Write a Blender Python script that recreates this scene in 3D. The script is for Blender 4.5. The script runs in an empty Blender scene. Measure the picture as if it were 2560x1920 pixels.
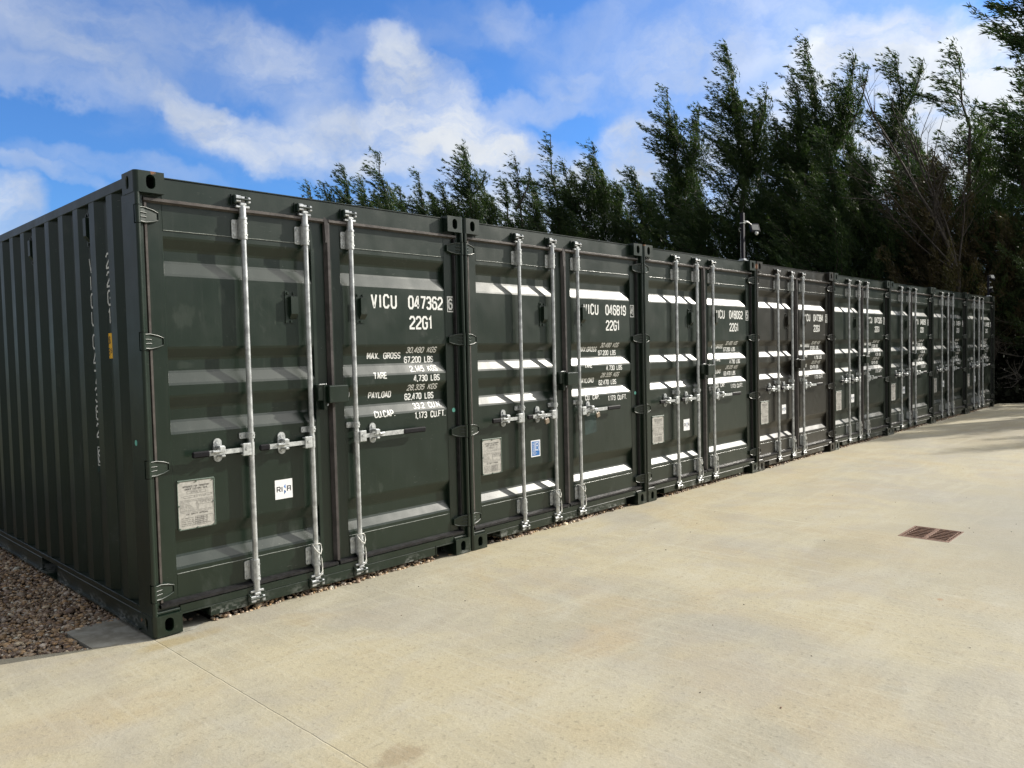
import bpy, bmesh, math, random
import numpy as np
from mathutils import Vector, Matrix
R = math.radians
scene = bpy.context.scene
COL = scene.collection

# ------------------------------------------------------------------ camera
CAMP = Vector((-1.6512, -4.3879, 1.5472))
cx_ = Vector((0.69130852, -0.72216533, -0.02386999))
cy_ = Vector((0.0461156, 0.01112902, 0.99887411))
cf_ = Vector((0.7210866, 0.69163096, -0.04099667))
FPX = 1928.5
cam = bpy.data.cameras.new('camera')
cam.sensor_width = 36.0
cam.lens = 36.0 * FPX / 2560.0
cam.clip_start = 0.05
cam.clip_end = 2000
camo = bpy.data.objects.new('camera', cam)
M3 = Matrix((cx_, cy_, -cf_)).transposed()
camo.matrix_world = Matrix.Translation(CAMP) @ M3.to_4x4()
COL.objects.link(camo)
scene.camera = camo

def place(px, py, d):
    return CAMP + d * (cf_ + cx_ * ((px - 1280) / FPX) - cy_ * ((py - 960) / FPX))

# ------------------------------------------------------------------ light
SUN = Vector((1.0, -0.38, 0.56)).normalized()
SUN_EL = math.asin(SUN.z)
SUN_AZ = math.atan2(SUN.x, SUN.y)          # clockwise from +Y
sl = bpy.data.lights.new('sun', 'SUN')
sl.energy = 4.2
sl.angle = R(0.55)
sl.color = (1.0, 0.94, 0.84)
so = bpy.data.objects.new('sun', sl)
so.rotation_euler = SUN.to_track_quat('Z', 'Y').to_euler()
so.location = (10, -10, 20)
COL.objects.link(so)
scene.view_settings.view_transform = 'Standard'
scene.view_settings.look = 'None'
scene.view_settings.exposure = 0.55
scene.view_settings.gamma = 1.0

# ------------------------------------------------------------------ node helpers
class NT:
    def __init__(s, tree):
        s.t = tree; s.n = tree.nodes; s.l = tree.links
    def new(s, typ, **kw):
        nd = s.n.new(typ)
        for k, v in kw.items():
            setattr(nd, k, v)
        return nd
    def put(s, sock, v):
        if isinstance(v, bpy.types.NodeSocket): s.l.new(v, sock)
        elif v is not None:
            if hasattr(sock, 'default_value'):
                dv = sock.default_value
                try:
                    if len(dv) == 4 and len(v) == 3: v = tuple(v) + (1,)
                except TypeError: pass
                sock.default_value = v
    def math(s, op, a, b=None, c=None, clamp=False):
        nd = s.new('ShaderNodeMath', operation=op); nd.use_clamp = clamp
        s.put(nd.inputs[0], a)
        if b is not None: s.put(nd.inputs[1], b)
        if c is not None: s.put(nd.inputs[2], c)
        return nd.outputs[0]
    def vm(s, op, a, b=None, out=0):
        nd = s.new('ShaderNodeVectorMath', operation=op)
        s.put(nd.inputs[0], a)
        if b is not None:
            s.put(nd.inputs[3] if op == 'SCALE' else nd.inputs[1], b)
        return nd.outputs[out]
    def noise(s, vec, scale, detail=4, rough=0.55, dist=0.0, out=0):
        nd = s.new('ShaderNodeTexNoise')
        s.put(nd.inputs['Vector'], vec)
        nd.inputs['Scale'].default_value = scale
        nd.inputs['Detail'].default_value = detail
        nd.inputs['Roughness'].default_value = rough
        nd.inputs['Distortion'].default_value = dist
        return nd.outputs[out]
    def ramp(s, v, a, b, lo=0.0, hi=1.0, smooth=True):
        nd = s.new('ShaderNodeMapRange')
        nd.interpolation_type = 'SMOOTHSTEP' if smooth else 'LINEAR'
        s.put(nd.inputs['Value'], v)
        for i, x in zip(('From Min', 'From Max', 'To Min', 'To Max'), (a, b, lo, hi)):
            nd.inputs[i].default_value = x
        return nd.outputs['Result']
    def mix(s, f, a, b, mode='MIX'):
        nd = s.new('ShaderNodeMix', data_type='RGBA', blend_type=mode)
        s.put(nd.inputs['Factor'], f); s.put(nd.inputs['A'], a); s.put(nd.inputs['B'], b)
        return nd.outputs['Result']
    def mapping(s, vec, scale=(1, 1, 1), rot=(0, 0, 0), loc=(0, 0, 0)):
        nd = s.new('ShaderNodeMapping')
        s.put(nd.inputs['Vector'], vec)
        nd.inputs['Scale'].default_value = scale
        nd.inputs['Rotation'].default_value = rot
        nd.inputs['Location'].default_value = loc
        return nd.outputs[0]
    def bump(s, h, dist, strength=1.0, normal=None):
        nd = s.new('ShaderNodeBump')
        nd.inputs['Strength'].default_value = strength
        nd.inputs['Distance'].default_value = dist
        s.put(nd.inputs['Height'], h)
        if normal is not None: s.put(nd.inputs['Normal'], normal)
        return nd.outputs[0]

# ------------------------------------------------------------------ world: sky and clouds
world = bpy.data.worlds.new('World')
scene.world = world
world.use_nodes = True
w = NT(world.node_tree)
w.n.clear()
sky = w.new('ShaderNodeTexSky', sky_type='NISHITA')
sky.sun_disc = False
sky.sun_elevation = SUN_EL
sky.sun_rotation = SUN_AZ
sky.altitude = 50
sky.air_density = 1.0
sky.dust_density = 0.6
sky.ozone_density = 2.5
tc = w.new('ShaderNodeTexCoord').outputs['Generated']
skycol = w.mix(1.0, sky.outputs[0], (0.37, 0.65, 1.03, 1), 'MULTIPLY')
WORLD_K = 0.12
def cloud_blob(px, py, ang, s1, s2, soft, warp):
    """elongated patch of cloud round a fixed compass direction"""
    c = (place(px, py, 1) - CAMP).normalized()
    t1 = Vector((0, 0, 1)).cross(c) * -1; t1.normalize()
    t2 = t1.cross(c)
    if t2.z < 0: t2 = -t2
    a = math.radians(ang)
    e1 = t1 * math.cos(a) + t2 * math.sin(a)
    e2 = -t1 * math.sin(a) + t2 * math.cos(a)
    u = w.vm('DOT_PRODUCT', warp, tuple(e1 / s1), out=1)
    v = w.vm('DOT_PRODUCT', warp, tuple(e2 / s2), out=1)
    u = w.math('SUBTRACT', u, e1.dot(c) / s1); v = w.math('SUBTRACT', v, e2.dot(c) / s2)
    r2 = w.math('ADD', w.math('MULTIPLY', u, u), w.math('MULTIPLY', v, v))
    return w.ramp(r2, 1.0 + soft, 1.0 - soft)
n1 = w.noise(tc, 4.2, 6, 0.6, out=1)
n1 = w.vm('SCALE', w.vm('SUBTRACT', n1, (0.5, 0.5, 0.5)), 0.13)
warp = w.vm('ADD', tc, n1)
n2 = w.noise(w.vm('ADD', tc, (3.1, 1.7, 0.2)), 14, 5, 0.6, out=1)
n2 = w.vm('SCALE', w.vm('SUBTRACT', n2, (0.5, 0.5, 0.5)), 0.05)
warp = w.vm('ADD', warp, n2)
# (px, py, angle, half width, half height, softness, strength)
blobs = [
    (1000, 180, -62, .058, .036, .8, .84), (1090, 275, -40, .10, .048, .8, .90), (1250, 385, -16, .155, .048, .75, .98), (1000, 390, -8, .16, .050, .8, .85),
    (530, 315, -32, .085, .032, .7, .72), (640, 380, -15, .10, .040, .85, .62), (760, 430, -5, .14, .028, .9, .50),
    (1600, 360, 12, .062, .058, .6, .90), (1430, 180, 0, .05, .02, .9, .45), (1330, 255, 8, .12, .022, .95, .50),
    (1750, 190, 12, .12, .06, .95, .55), (1600, 80, 10, .16, .05, .98, .45), (1950, 60, 12, .20, .06, .98, .60),
    (2180, 110, 5, .10, .05, .7, .92), (2420, 120, 0, .09, .045, .7, .95), (2260, 190, 0, .16, .04, .8, .85), (2100, 330, 0, .26, .075, .9, .92), (2450, 420, 0, .2, .12, .9, .8),
    (1900, 560, 0, .5, .10, .8, .92), (1400, 540, 0, .3, .06, .8, .8),
    (110, 60, -20, .15, .050, .98, .60), (300, 190, -26, .13, .022, .95, .50), (90, 185, -14, .12, .022, .95, .48),
    (520, 110, -14, .17, .055, .98, .50), (720, 190, -22, .14, .045, .98, .42), (870, 130, 20, .10, .02, .98, .25),
    (0, 500, -40, .052, .050, .7, .75), (90, 395, -22, .13, .012, .95, .50), (330, 430, -14, .15, .018, .95, .36),
    (1260, 60, -35, .06, .03, .98, .40), (1130, 60, -10, .08, .03, .98, .2),
]
dens = None
for b in blobs:
    kk = .80 if b[6] > .6 else .78
    m = w.math('MULTIPLY', cloud_blob(b[0], b[1], b[2], b[3] * kk, b[4] * kk, b[5], warp), b[6] if b[6] > .6 else b[6] * .72)
    m1 = w.math('SUBTRACT', 1.0, m)
    dens = m1 if dens is None else w.math('MULTIPLY', dens, m1)
dens = w.math('SUBTRACT', 1.0, dens)
fine = w.noise(w.mapping(warp, scale=(1, 1, 2.2)), 9, 7, 0.62)
fine2 = w.noise(w.mapping(warp, scale=(1.2, 1, 3.2), rot=(0.3, 0.2, 0.5)), 3.0, 6, 0.6)
dens = w.math('MULTIPLY', dens, w.ramp(fine, 0.30, 0.64, 0.45, 1.06))
wisp = w.math('MULTIPLY', w.ramp(fine2, 0.50, 0.78), 0.14)
dens = w.math('ADD', dens, w.math('MULTIPLY', wisp, w.math('SUBTRACT', 1.0, dens)), clamp=True)
shade = w.noise(w.vm('ADD', warp, (0, 0, 0.04)), 7, 5, 0.55)
CB = 1.0 / WORLD_K
cl = w.mix(w.ramp(shade, 0.35, 0.65), (0.36 * CB, 0.41 * CB, 0.50 * CB, 1), (0.53 * CB, 0.56 * CB, 0.60 * CB, 1))
# unseen cloud deck added for neutral fill, its sun side brightened for reflections
FH = Vector((cf_.x, cf_.y, .12)).normalized()
away = w.ramp(w.vm('DOT_PRODUCT', tc, tuple(FH), out=1), .74, .50)
deck = w.math('MULTIPLY', away, w.ramp(w.noise(w.mapping(warp, scale=(1, 1, 2)), 3.5, 6, .6), .30, .52, .45, .95))
dens = w.math('MAXIMUM', dens, deck)
dens = w.math('MAXIMUM', dens, w.math('MULTIPLY', away, w.ramp(w.vm('DOT_PRODUCT', tc, (0, 0, 1), out=1), .40, .12)))
cl = w.mix(away, cl, w.mix(w.ramp(shade, .35, .65), (.20 * CB, .205 * CB, .21 * CB, 1), (.38 * CB, .375 * CB, .37 * CB, 1)))
sp0 = w.new('ShaderNodeSeparateXYZ'); w.l.new(tc, sp0.inputs[0]); sepw0 = sp0.outputs[2]
lowaway = w.math('MULTIPLY', away, w.ramp(sepw0, .30, .02))
cl = w.mix(w.math('MULTIPLY', lowaway, .75), cl, (.07 * CB, .073 * CB, .078 * CB, 1))  # unseen low sky darkened so the door flats reflect less
sd = w.vm('DOT_PRODUCT', tc, tuple(SUN), out=1)
glow = w.math('POWER', w.ramp(sd, .30, 1.0, 0, 1, False), 1.7)
glow = w.math('MULTIPLY', glow, w.math('ADD', away, .06, clamp=True))
cl = w.mix(1.0, cl, w.vm('ADD', (1, 1, 1), w.vm('SCALE', (8.5, 8.2, 7.7), w.math('MULTIPLY', glow, w.ramp(sepw0, .10, .42)))), 'MULTIPLY')
# keep the ground side of the dome plain
sepw = w.new('ShaderNodeSeparateXYZ'); w.l.new(tc, sepw.inputs[0])
dens = w.math('MULTIPLY', dens, w.ramp(sepw.outputs[2], -0.02, 0.05))
fin = w.mix(dens, skycol, cl)
bg = w.new('ShaderNodeBackground'); bg.inputs['Strength'].default_value = WORLD_K
w.l.new(fin, bg.inputs['Color'])
wo = w.new('ShaderNodeOutputWorld'); w.l.new(bg.outputs[0], wo.inputs[0])
world.cycles.sampling_method = 'MANUAL'
world.cycles.sample_map_resolution = 512

# ------------------------------------------------------------------ materials
def newmat(name):
    m = bpy.data.materials.new(name); m.use_nodes = True
    t = NT(m.node_tree)
    p = t.n['Principled BSDF']
    return m, t, p
def geo(t): return t.new('ShaderNodeNewGeometry').outputs['Position']
def gblob(t, pos, c, rad, lo=1.0, hi=0.0):
    d = t.vm('SUBTRACT', pos, c)
    d = t.vm('MULTIPLY', d, (1 / rad[0], 1 / rad[1], 1 / rad[2]))
    return t.ramp(t.vm('LENGTH', d, out=1), lo, hi)

def mat_paint():
    m, t, p = newmat('container_paint')
    pos = geo(t)
    tone = t.new('ShaderNodeAttribute', attribute_type='OBJECT', attribute_name='tone').outputs['Fac']
    big = t.noise(pos, 1.3, 4, 0.6)
    base = t.mix(t.ramp(big, 0.35, 0.65), (0.0048, 0.0140, 0.0078), (0.0068, 0.0170, 0.0100))
    base = t.mix(tone, base, (0.0155, 0.0140, 0.0100))
    # dust film and rubbed patches
    sm = t.noise(t.mapping(pos, scale=(1, 1, 0.55)), 5.5, 5, 0.62, 0.4)
    smk = t.ramp(sm, 0.60, 0.74)
    base = t.mix(t.math('MULTIPLY', smk, 0.22), base, (0.075, 0.085, 0.075))
    sn = t.noise(t.mapping(pos, scale=(1.4, 1, .8)), 9, 4, .6)
    for ce, ra in (((.27, .06, 1.80), (.14, .2, .16)), ((.50, .06, 1.92), (.05, .2, .11)), ((.27, .09, 1.52), (.10, .2, .05)), ((2.10, .06, 1.64), (.05, .2, .045)), ((1.62, .06, .62), (.05, .2, .08)),
                   ((5.4, .06, 1.85), (.15, .2, .2)), ((8.0, .06, 1.9), (.12, .2, .15))):
        g_ = t.math('ADD', gblob(t, pos, ce, ra), t.math('MULTIPLY', t.math('SUBTRACT', sn, .5), 2.2))
        base = t.mix(t.math('MULTIPLY', t.ramp(g_, .40, .85), .12), base, (.12, .14, .12))
    run = t.noise(t.mapping(pos, scale=(1, 1, 0.05)), 38, 3, 0.6)
    base = t.mix(t.math('MULTIPLY', t.ramp(run, 0.55, 0.8), 0.10), base, (0.09, 0.095, 0.085))
    sep = t.new('ShaderNodeSeparateXYZ'); t.l.new(pos, sep.inputs[0])
    # cement splashes low on the steel
    spl = t.noise(t.mapping(pos, scale=(1, 1, 1.6)), 26, 5, 0.65)
    low = t.ramp(sep.outputs[2], 0.11, 0.015)
    big2 = t.noise(pos, 3.1, 2, 0.5)
    msk = t.math('MULTIPLY', t.math('MULTIPLY', t.ramp(spl, 0.44, 0.60), low), t.ramp(big2, 0.44, 0.60))
    base = t.mix(t.math('MULTIPLY', msk, 0.75), base, (0.28, 0.29, 0.27))
    # bare scratches
    scr = t.noise(t.mapping(pos, scale=(1.0, 1.0, 7.0), rot=(0.2, 0.7, 0.3)), 30, 2, 0.5)
    scm = t.math('MULTIPLY', t.ramp(scr, 0.715, 0.74), t.ramp(t.noise(pos, 2.3, 1), 0.50, 0.58))
    base = t.mix(t.math('MULTIPLY', scm, 0.5), base, (0.16, 0.17, 0.155))
    rn = t.noise(pos, 55, 4, 0.7)
    rust = None
    for c, r in (((7.3, 0.0, 2.53), .075), ((0.02, 0.17, 0.07), .05), ((0.1, -.01, 2.60), .05), ((4.88, 0, 2.60), .05), ((17.05, 0, 2.60), .06)):
        k = t.math('ADD', gblob(t, pos, c, (r, r, r)), t.math('MULTIPLY', t.math('SUBTRACT', rn, 0.5), 1.1))
        k = t.ramp(k, 0.5, 0.62)
        rust = k if rust is None else t.math('MAXIMUM', rust, k)
    base = t.mix(t.math('MULTIPLY', rust, 0.85), base, (0.20, 0.085, 0.035))
    t.put(p.inputs['Base Color'], base)
    rough = t.math('ADD', t.ramp(t.noise(pos, 3.7, 5, 0.6), 0.3, 0.7, 0.29, 0.37), t.math('MULTIPLY', smk, 0.07))
    rough = t.math('ADD', rough, t.math('MULTIPLY', t.math('MAXIMUM', msk, rust), 0.4))
    t.put(p.inputs['Roughness'], rough)
    p.inputs['Specular IOR Level'].default_value = 0.56
    peel = t.noise(pos, 160, 2, 0.5)
    wav = t.noise(t.mapping(pos, scale=(1, 1, 0.6)), 3.0, 2, 0.5)
    nrm = t.bump(wav, 0.012, 0.6)
    nrm = t.bump(peel, 0.0006, 0.35, nrm)
    t.put(p.inputs['Normal'], nrm)
    return m

def simple(name, col, rough=0.5, metal=0.0, spec=0.5, nscale=None, namt=0.15, bump=None):
    m, t, p = newmat(name)
    c = tuple(col) + (1,)
    if nscale:
        pos = geo(t)
        n = t.noise(pos, nscale, 5, 0.6)
        lo = tuple(x * (1 - namt) for x in col) + (1,)
        hi = tuple(min(1, x * (1 + namt)) for x in col) + (1,)
        t.put(p.inputs['Base Color'], t.mix(t.ramp(n, 0.3, 0.7), lo, hi))
        t.put(p.inputs['Roughness'], t.ramp(t.noise(pos, nscale * 1.7, 3), 0.3, 0.7, rough * 0.85, min(1, rough * 1.15)))
        if bump:
            t.put(p.inputs['Normal'], t.bump(n, bump, 0.6))
    else:
        p.inputs['Base Color'].default_value = c
        p.inputs['Roughness'].default_value = rough
    p.inputs['Metallic'].default_value = metal
    p.inputs['Specular IOR Level'].default_value = spec
    return m

PAINT = mat_paint()
TOUCH = simple('touch_up_paint', (0.014, 0.034, 0.030), 0.5, 0, 0.4, 9, 0.25)
GALV = simple('galvanised_steel', (0.50, 0.52, 0.53), 0.38, 0.6, 0.5, 16, 0.30, 0.0008)
GALVD = simple('dull_galvanised', (0.47, 0.49, 0.49), 0.48, 0.45, 0.5, 40, 0.25, 0.0008)
RUBBERD = simple('dirty_shaded_rubber', (0.013, 0.013, 0.014), 0.5, 0, 0.3, 25, 0.5, 0.002)  # dirt on the bottom strips, painted shade on the right hinge-side strip
RUBBERM = simple('worn_door_rubber', (0.050, 0.044, 0.043), 0.38, 0, 0.5, 14, 0.3, 0.001)
RUBBER = simple('door_rubber', (0.085, 0.075, 0.069), 0.34, 0, 0.5, 14, 0.3, 0.001)
BLACK = simple('black_grip', (0.005, 0.005, 0.007), 0.5, 0, 0.22, 50, 0.3)
VOID = simple('dark_cavity', (0.006, 0.007, 0.006), 0.8)
WHITE = simple('white_lettering', (0.74, 0.75, 0.73), 0.40, 0, 0.5, 30, 0.05)
PLATE = simple('data_plate_metal', (0.44, 0.43, 0.40), 0.45, 0.25, 0.5, 60, 0.12)
PRIM = simple('sealant', (0.10, 0.135, 0.11), 0.5, 0, 0.5, 60, 0.2)
INK = simple('plate_ink', (0.10, 0.095, 0.09), 0.6)
STICK = simple('white_sticker', (0.80, 0.81, 0.82), 0.35)
INKD = simple('sticker_ink', (0.03, 0.035, 0.045), 0.4)
BLUE1 = simple('sticker_light_blue', (0.055, 0.22, 0.60), 0.4)
BLUE2 = simple('sticker_dark_blue', (0.012, 0.10, 0.30), 0.4)
BLUE3 = simple('sticker_blue', (0.02, 0.14, 0.42), 0.4)
YEL = simple('yellow_sticker', (0.95, 0.52, 0.02), 0.45)
TEAL = simple('teal_sticker', (0.16, 0.50, 0.42), 0.5)
BEAD = simple('weld_bead_glint', (0.20, 0.22, 0.20), 0.25, 0, 0.6, 90, 0.3, 0.002)  # base colour lightened to imitate sun catching the weld lines
BRASS = simple('padlock_metal', (0.36, 0.30, 0.24), 0.35, 0.8, 0.5, 60, 0.2)
NYLON = simple('white_wire', (0.66, 0.66, 0.62), 0.45)
POLE = simple('black_post_paint', (0.010, 0.010, 0.017), 0.55, 0, 0.25, 20, 0.2)
LED = simple('lamp_lens', (0.24, 0.25, 0.24), 0.25, 0, 0.5, 60, 0.1)
PLAST = simple('white_plastic', (0.62, 0.63, 0.64), 0.4)
IRON = simple('rusty_iron', (0.155, 0.088, 0.058), 0.75, 0.1, 0.3, 45, 0.4, 0.003)

# ------------------------------------------------------------------ mesh builder
class MB:
    def __init__(s): s.v = []; s.f = []; s.sm = []
    def add(s, vs, fs, smooth=False):
        o = len(s.v); s.v += [tuple(x) for x in vs]
        for f in fs: s.f.append([i + o for i in f]); s.sm.append(smooth)
        return s
    def box(s, x0, x1, y0, y1, z0, z1, c=0.0):
        if c <= 0:
            vs = [(x, y, z) for x in (x0, x1) for y in (y0, y1) for z in (z0, z1)]
            return s.add(vs, [(0, 1, 3, 2), (4, 6, 7, 5), (0, 4, 5, 1), (2, 3, 7, 6), (0, 2, 6, 4), (1, 5, 7, 3)])
        c = min(c, abs(x1 - x0) * .45, abs(y1 - y0) * .45, abs(z1 - z0) * .45)
        vs = []; idx = {}
        for i, x in enumerate((x0, x1)):
            for j, y in enumerate((y0, y1)):
                for k, z in enumerate((z0, z1)):
                    sx, sy, sz = (1, -1)[i] * c, (1, -1)[j] * c, (1, -1)[k] * c
                    for a, p in enumerate(((x, y + sy, z + sz), (x + sx, y, z + sz), (x + sx, y + sy, z))):
                        idx[(i, j, k, a)] = len(vs); vs.append(p)
        fs = []
        I = idx
        for i in (0, 1):
            fs.append([I[(i, 0, 0, 0)], I[(i, 1, 0, 0)], I[(i, 1, 1, 0)], I[(i, 0, 1, 0)]])
            fs.append([I[(0, i, 0, 1)], I[(1, i, 0, 1)], I[(1, i, 1, 1)], I[(0, i, 1, 1)]])
            fs.append([I[(0, 0, i, 2)], I[(1, 0, i, 2)], I[(1, 1, i, 2)], I[(0, 1, i, 2)]])
        for i in (0, 1):
            for j in (0, 1):
                fs.append([I[(i, j, 0, 0)], I[(i, j, 1, 0)], I[(i, j, 1, 1)], I[(i, j, 0, 1)]])
                fs.append([I[(i, 0, j, 0)], I[(i, 1, j, 0)], I[(i, 1, j, 2)], I[(i, 0, j, 2)]])
                fs.append([I[(0, i, j, 1)], I[(1, i, j, 1)], I[(1, i, j, 2)], I[(0, i, j, 2)]])
                for k in (0, 1):
                    fs.append([I[(i, j, k, 0)], I[(i, j, k, 1)], I[(i, j, k, 2)]])
        return s.add(vs, fs)
    def prism(s, poly, axis, a0, a1, smooth=False):
        """poly in the two axes other than `axis` (order x,y,z)"""
        def mk(p, a):
            q = list(p); q.insert(axis, a); return tuple(q)
        n = len(poly)
        side = [mk(p, a0) for p in poly] + [mk(p, a1) for p in poly]
        s.add(side, [(i, (i + 1) % n, n + (i + 1) % n, n + i) for i in range(n)], smooth)
        s.add([mk(p, a0) for p in poly], [list(range(n))])
        s.add([mk(p, a1) for p in poly], [list(range(n))])
        return s
    def tube(s, pts, r, n=12, caps=True, smooth=True):
        pts = [Vector(p) for p in pts]
        rs = [float(q) for q in r] if isinstance(r, (list, tuple)) else [float(r)] * len(pts)
        rings = []
        up = None
        for i, p in enumerate(pts):
            if i == 0: d = pts[1] - p
            elif i == len(pts) - 1: d = p - pts[i - 1]
            else: d = (pts[i + 1] - p).normalized() + (p - pts[i - 1]).normalized()
            d.normalize()
            if up is None:
                up = Vector((0, 0, 1)) if abs(d.z) < .9 else Vector((0, 1, 0))
            a = d.cross(up).normalized(); b = d.cross(a).normalized(); up = -b if False else up
            rings.append([p + rs[i] * (math.cos(2 * math.pi * k / n) * a + math.sin(2 * math.pi * k / n) * b) for k in range(n)])
        vs = [v for rg in rings for v in rg]
        fs = [(i * n + k, i * n + (k + 1) % n, (i + 1) * n + (k + 1) % n, (i + 1) * n + k) for i in range(len(pts) - 1) for k in range(n)]
        s.add(vs, fs, smooth)
        if caps:
            s.add(rings[0], [list(range(n))]); s.add(rings[-1], [list(range(n))])
        return s
    def disc(s, c, r, axis=1, n=20):
        vs = []
        for k in range(n):
            a = 2 * math.pi * k / n
            q = [r * math.cos(a), r * math.sin(a)]; q.insert(axis, 0)
            vs.append((c[0] + q[0], c[1] + q[1], c[2] + q[2]))
        return s.add(vs, [list(range(n))])
    def mirror_x(s, W):
        o = MB(); o.v = [(W - a, b, c) for a, b, c in s.v]; o.f = [list(reversed(f)) for f in s.f]; o.sm = list(s.sm); return o
    def moved(s, dx=0, dy=0, dz=0):
        o = MB(); o.v = [(a + dx, b + dy, c + dz) for a, b, c in s.v]; o.f = [list(f) for f in s.f]; o.sm = list(s.sm); return o
    def flip(s, ax, L):
        o = MB(); o.v = [tuple((L - q) if i == ax else q for i, q in enumerate(p)) for p in s.v]; o.f = [list(reversed(f)) for f in s.f]; o.sm = list(s.sm); return o
    def mesh(s, name, mat, recalc=True):
        me = bpy.data.meshes.new(name)
        me.from_pydata(s.v, [], s.f)
        me.polygons.foreach_set('use_smooth', s.sm)
        if recalc:
            b = bmesh.new(); b.from_mesh(me); bmesh.ops.recalc_face_normals(b, faces=b.faces); b.to_mesh(me); b.free()
        me.materials.append(mat); me.update()
        return me

def link(name, me, parent=None, loc=None, **props):
    o = bpy.data.objects.new(name, me); COL.objects.link(o)
    if parent is not None: o.parent = parent
    if loc is not None: o.location = loc
    for k, v in props.items(): o[k] = v
    return o
def top(o, label, cat, group=None):
    o['label'] = label; o['category'] = cat
    if group: o['group'] = group
    return o
CACHE = {}
def cached(key, fn):
    if key not in CACHE: CACHE[key] = fn()
    return CACHE[key]

# ------------------------------------------------------------------ stroke lettering
G = {
 '0': [[(1,0),(3,0),(4,1),(4,5),(3,6),(1,6),(0,5),(0,1),(1,0)]],
 '1': [[(0.3,4.7),(1.7,6),(1.7,0)]],
 '2': [[(0,4.6),(0,5),(1,6),(3,6),(4,5),(4,3.8),(0,.9),(0,0),(4.2,0)]],
 '3': [[(0,5),(1,6),(3,6),(4,5),(4,4.1),(3,3.2),(1.2,3.2)],[(2.6,3.2),(4,2.4),(4,1),(3,0),(1,0),(0,1)]],
 '4': [[(3,0),(3,6),(2.6,6),(0,2.0),(0,1.5),(4.2,1.5)]],
 '5': [[(4,6),(0.2,6),(0,3.4),(1,3.8),(3,3.8),(4,2.8),(4,1),(3,0),(1,0),(0,1)]],
 '6': [[(4,5),(3,6),(1,6),(0,5),(0,1),(1,0),(3,0),(4,1),(4,2.6),(3,3.5),(1,3.5),(0,2.6)]],
 '7': [[(0,6),(4,6),(4,5.4),(1.5,0)]],
 '8': [[(1,0),(3,0),(4,1),(4,2.3),(3,3.2),(1,3.2),(0,2.3),(0,1),(1,0)],[(1,3.2),(0,4.1),(0,5),(1,6),(3,6),(4,5),(4,4.1),(3,3.2)]],
 '9': [[(0,1),(1,0),(3,0),(4,1),(4,5),(3,6),(1,6),(0,5),(0,3.4),(1,2.5),(3,2.5),(4,3.4)]],
 'A': [[(0,0),(1.8,6),(2.2,6),(4,0)],[(.7,1.9),(3.3,1.9)]],
 'B': [[(0,0),(0,6),(3,6),(4,5),(4,4.1),(3,3.2),(0,3.2)],[(3,3.2),(4,2.3),(4,1),(3,0),(0,0)]],
 'C': [[(4,4.6),(4,5),(3,6),(1,6),(0,5),(0,1),(1,0),(3,0),(4,1),(4,1.4)]],
 'D': [[(0,0),(0,6),(2.8,6),(4,4.8),(4,1.2),(2.8,0),(0,0)]],
 'E': [[(3.8,6),(0,6),(0,0),(3.8,0)],[(0,3.1),(3.2,3.1)]],
 'F': [[(3.8,6),(0,6),(0,0)],[(0,3.1),(3.2,3.1)]],
 'G': [[(4,4.6),(4,5),(3,6),(1,6),(0,5),(0,1),(1,0),(3,0),(4,1),(4,2.9),(2.3,2.9)]],
 'H': [[(0,0),(0,6)],[(4,0),(4,6)],[(0,3),(4,3)]],
 'I': [[(.6,0),(.6,6)]],
 'K': [[(0,0),(0,6)],[(4,6),(0.2,2.4)],[(1.4,3.5),(4,0)]],
 'L': [[(0,6),(0,0),(3.6,0)]],
 'M': [[(0,0),(0,6),(.4,6),(2.2,2),(4,6),(4.4,6),(4.4,0)]],
 'N': [[(0,0),(0,6),(.4,6),(3.6,0),(4,0),(4,6)]],
 'O': [[(1,0),(3,0),(4,1),(4,5),(3,6),(1,6),(0,5),(0,1),(1,0)]],
 'P': [[(0,0),(0,6),(3,6),(4,5),(4,3.8),(3,2.8),(0,2.8)]],
 'R': [[(0,0),(0,6),(3,6),(4,5),(4,4),(3,3),(0,3)],[(2.2,3),(4,0)]],
 'S': [[(4,5),(3,6),(1,6),(0,5),(0,4),(1,3.2),(3,2.8),(4,2),(4,1),(3,0),(1,0),(0,1)]],
 'T': [[(0,6),(4,6)],[(2,6),(2,0)]],
 'U': [[(0,6),(0,1),(1,0),(3,0),(4,1),(4,6)]],
 'V': [[(0,6),(1.85,0),(2.15,0),(4,6)]],
 'W': [[(0,6),(.9,0),(1.1,0),(2.2,4.5),(3.3,0),(3.5,0),(4.4,6)]],
 'X': [[(0,0),(4,6)],[(0,6),(4,0)]],
 'Y': [[(0,6),(2,3),(2,0)],[(4,6),(2,3)]],
 '.': [[(.4,-.1),(.4,.55)]], ',': [[(.6,.6),(.2,-.9)]], '-': [[(.5,3),(3.2,3)]], "'": [[(.4,6),(.4,4.6)]],
}
ADV = {'1': 2.2, 'I': 1.2, '.': .9, ',': .9, ' ': 4.2, 'M': 4.4, 'W': 4.4, "'": .9}
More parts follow.
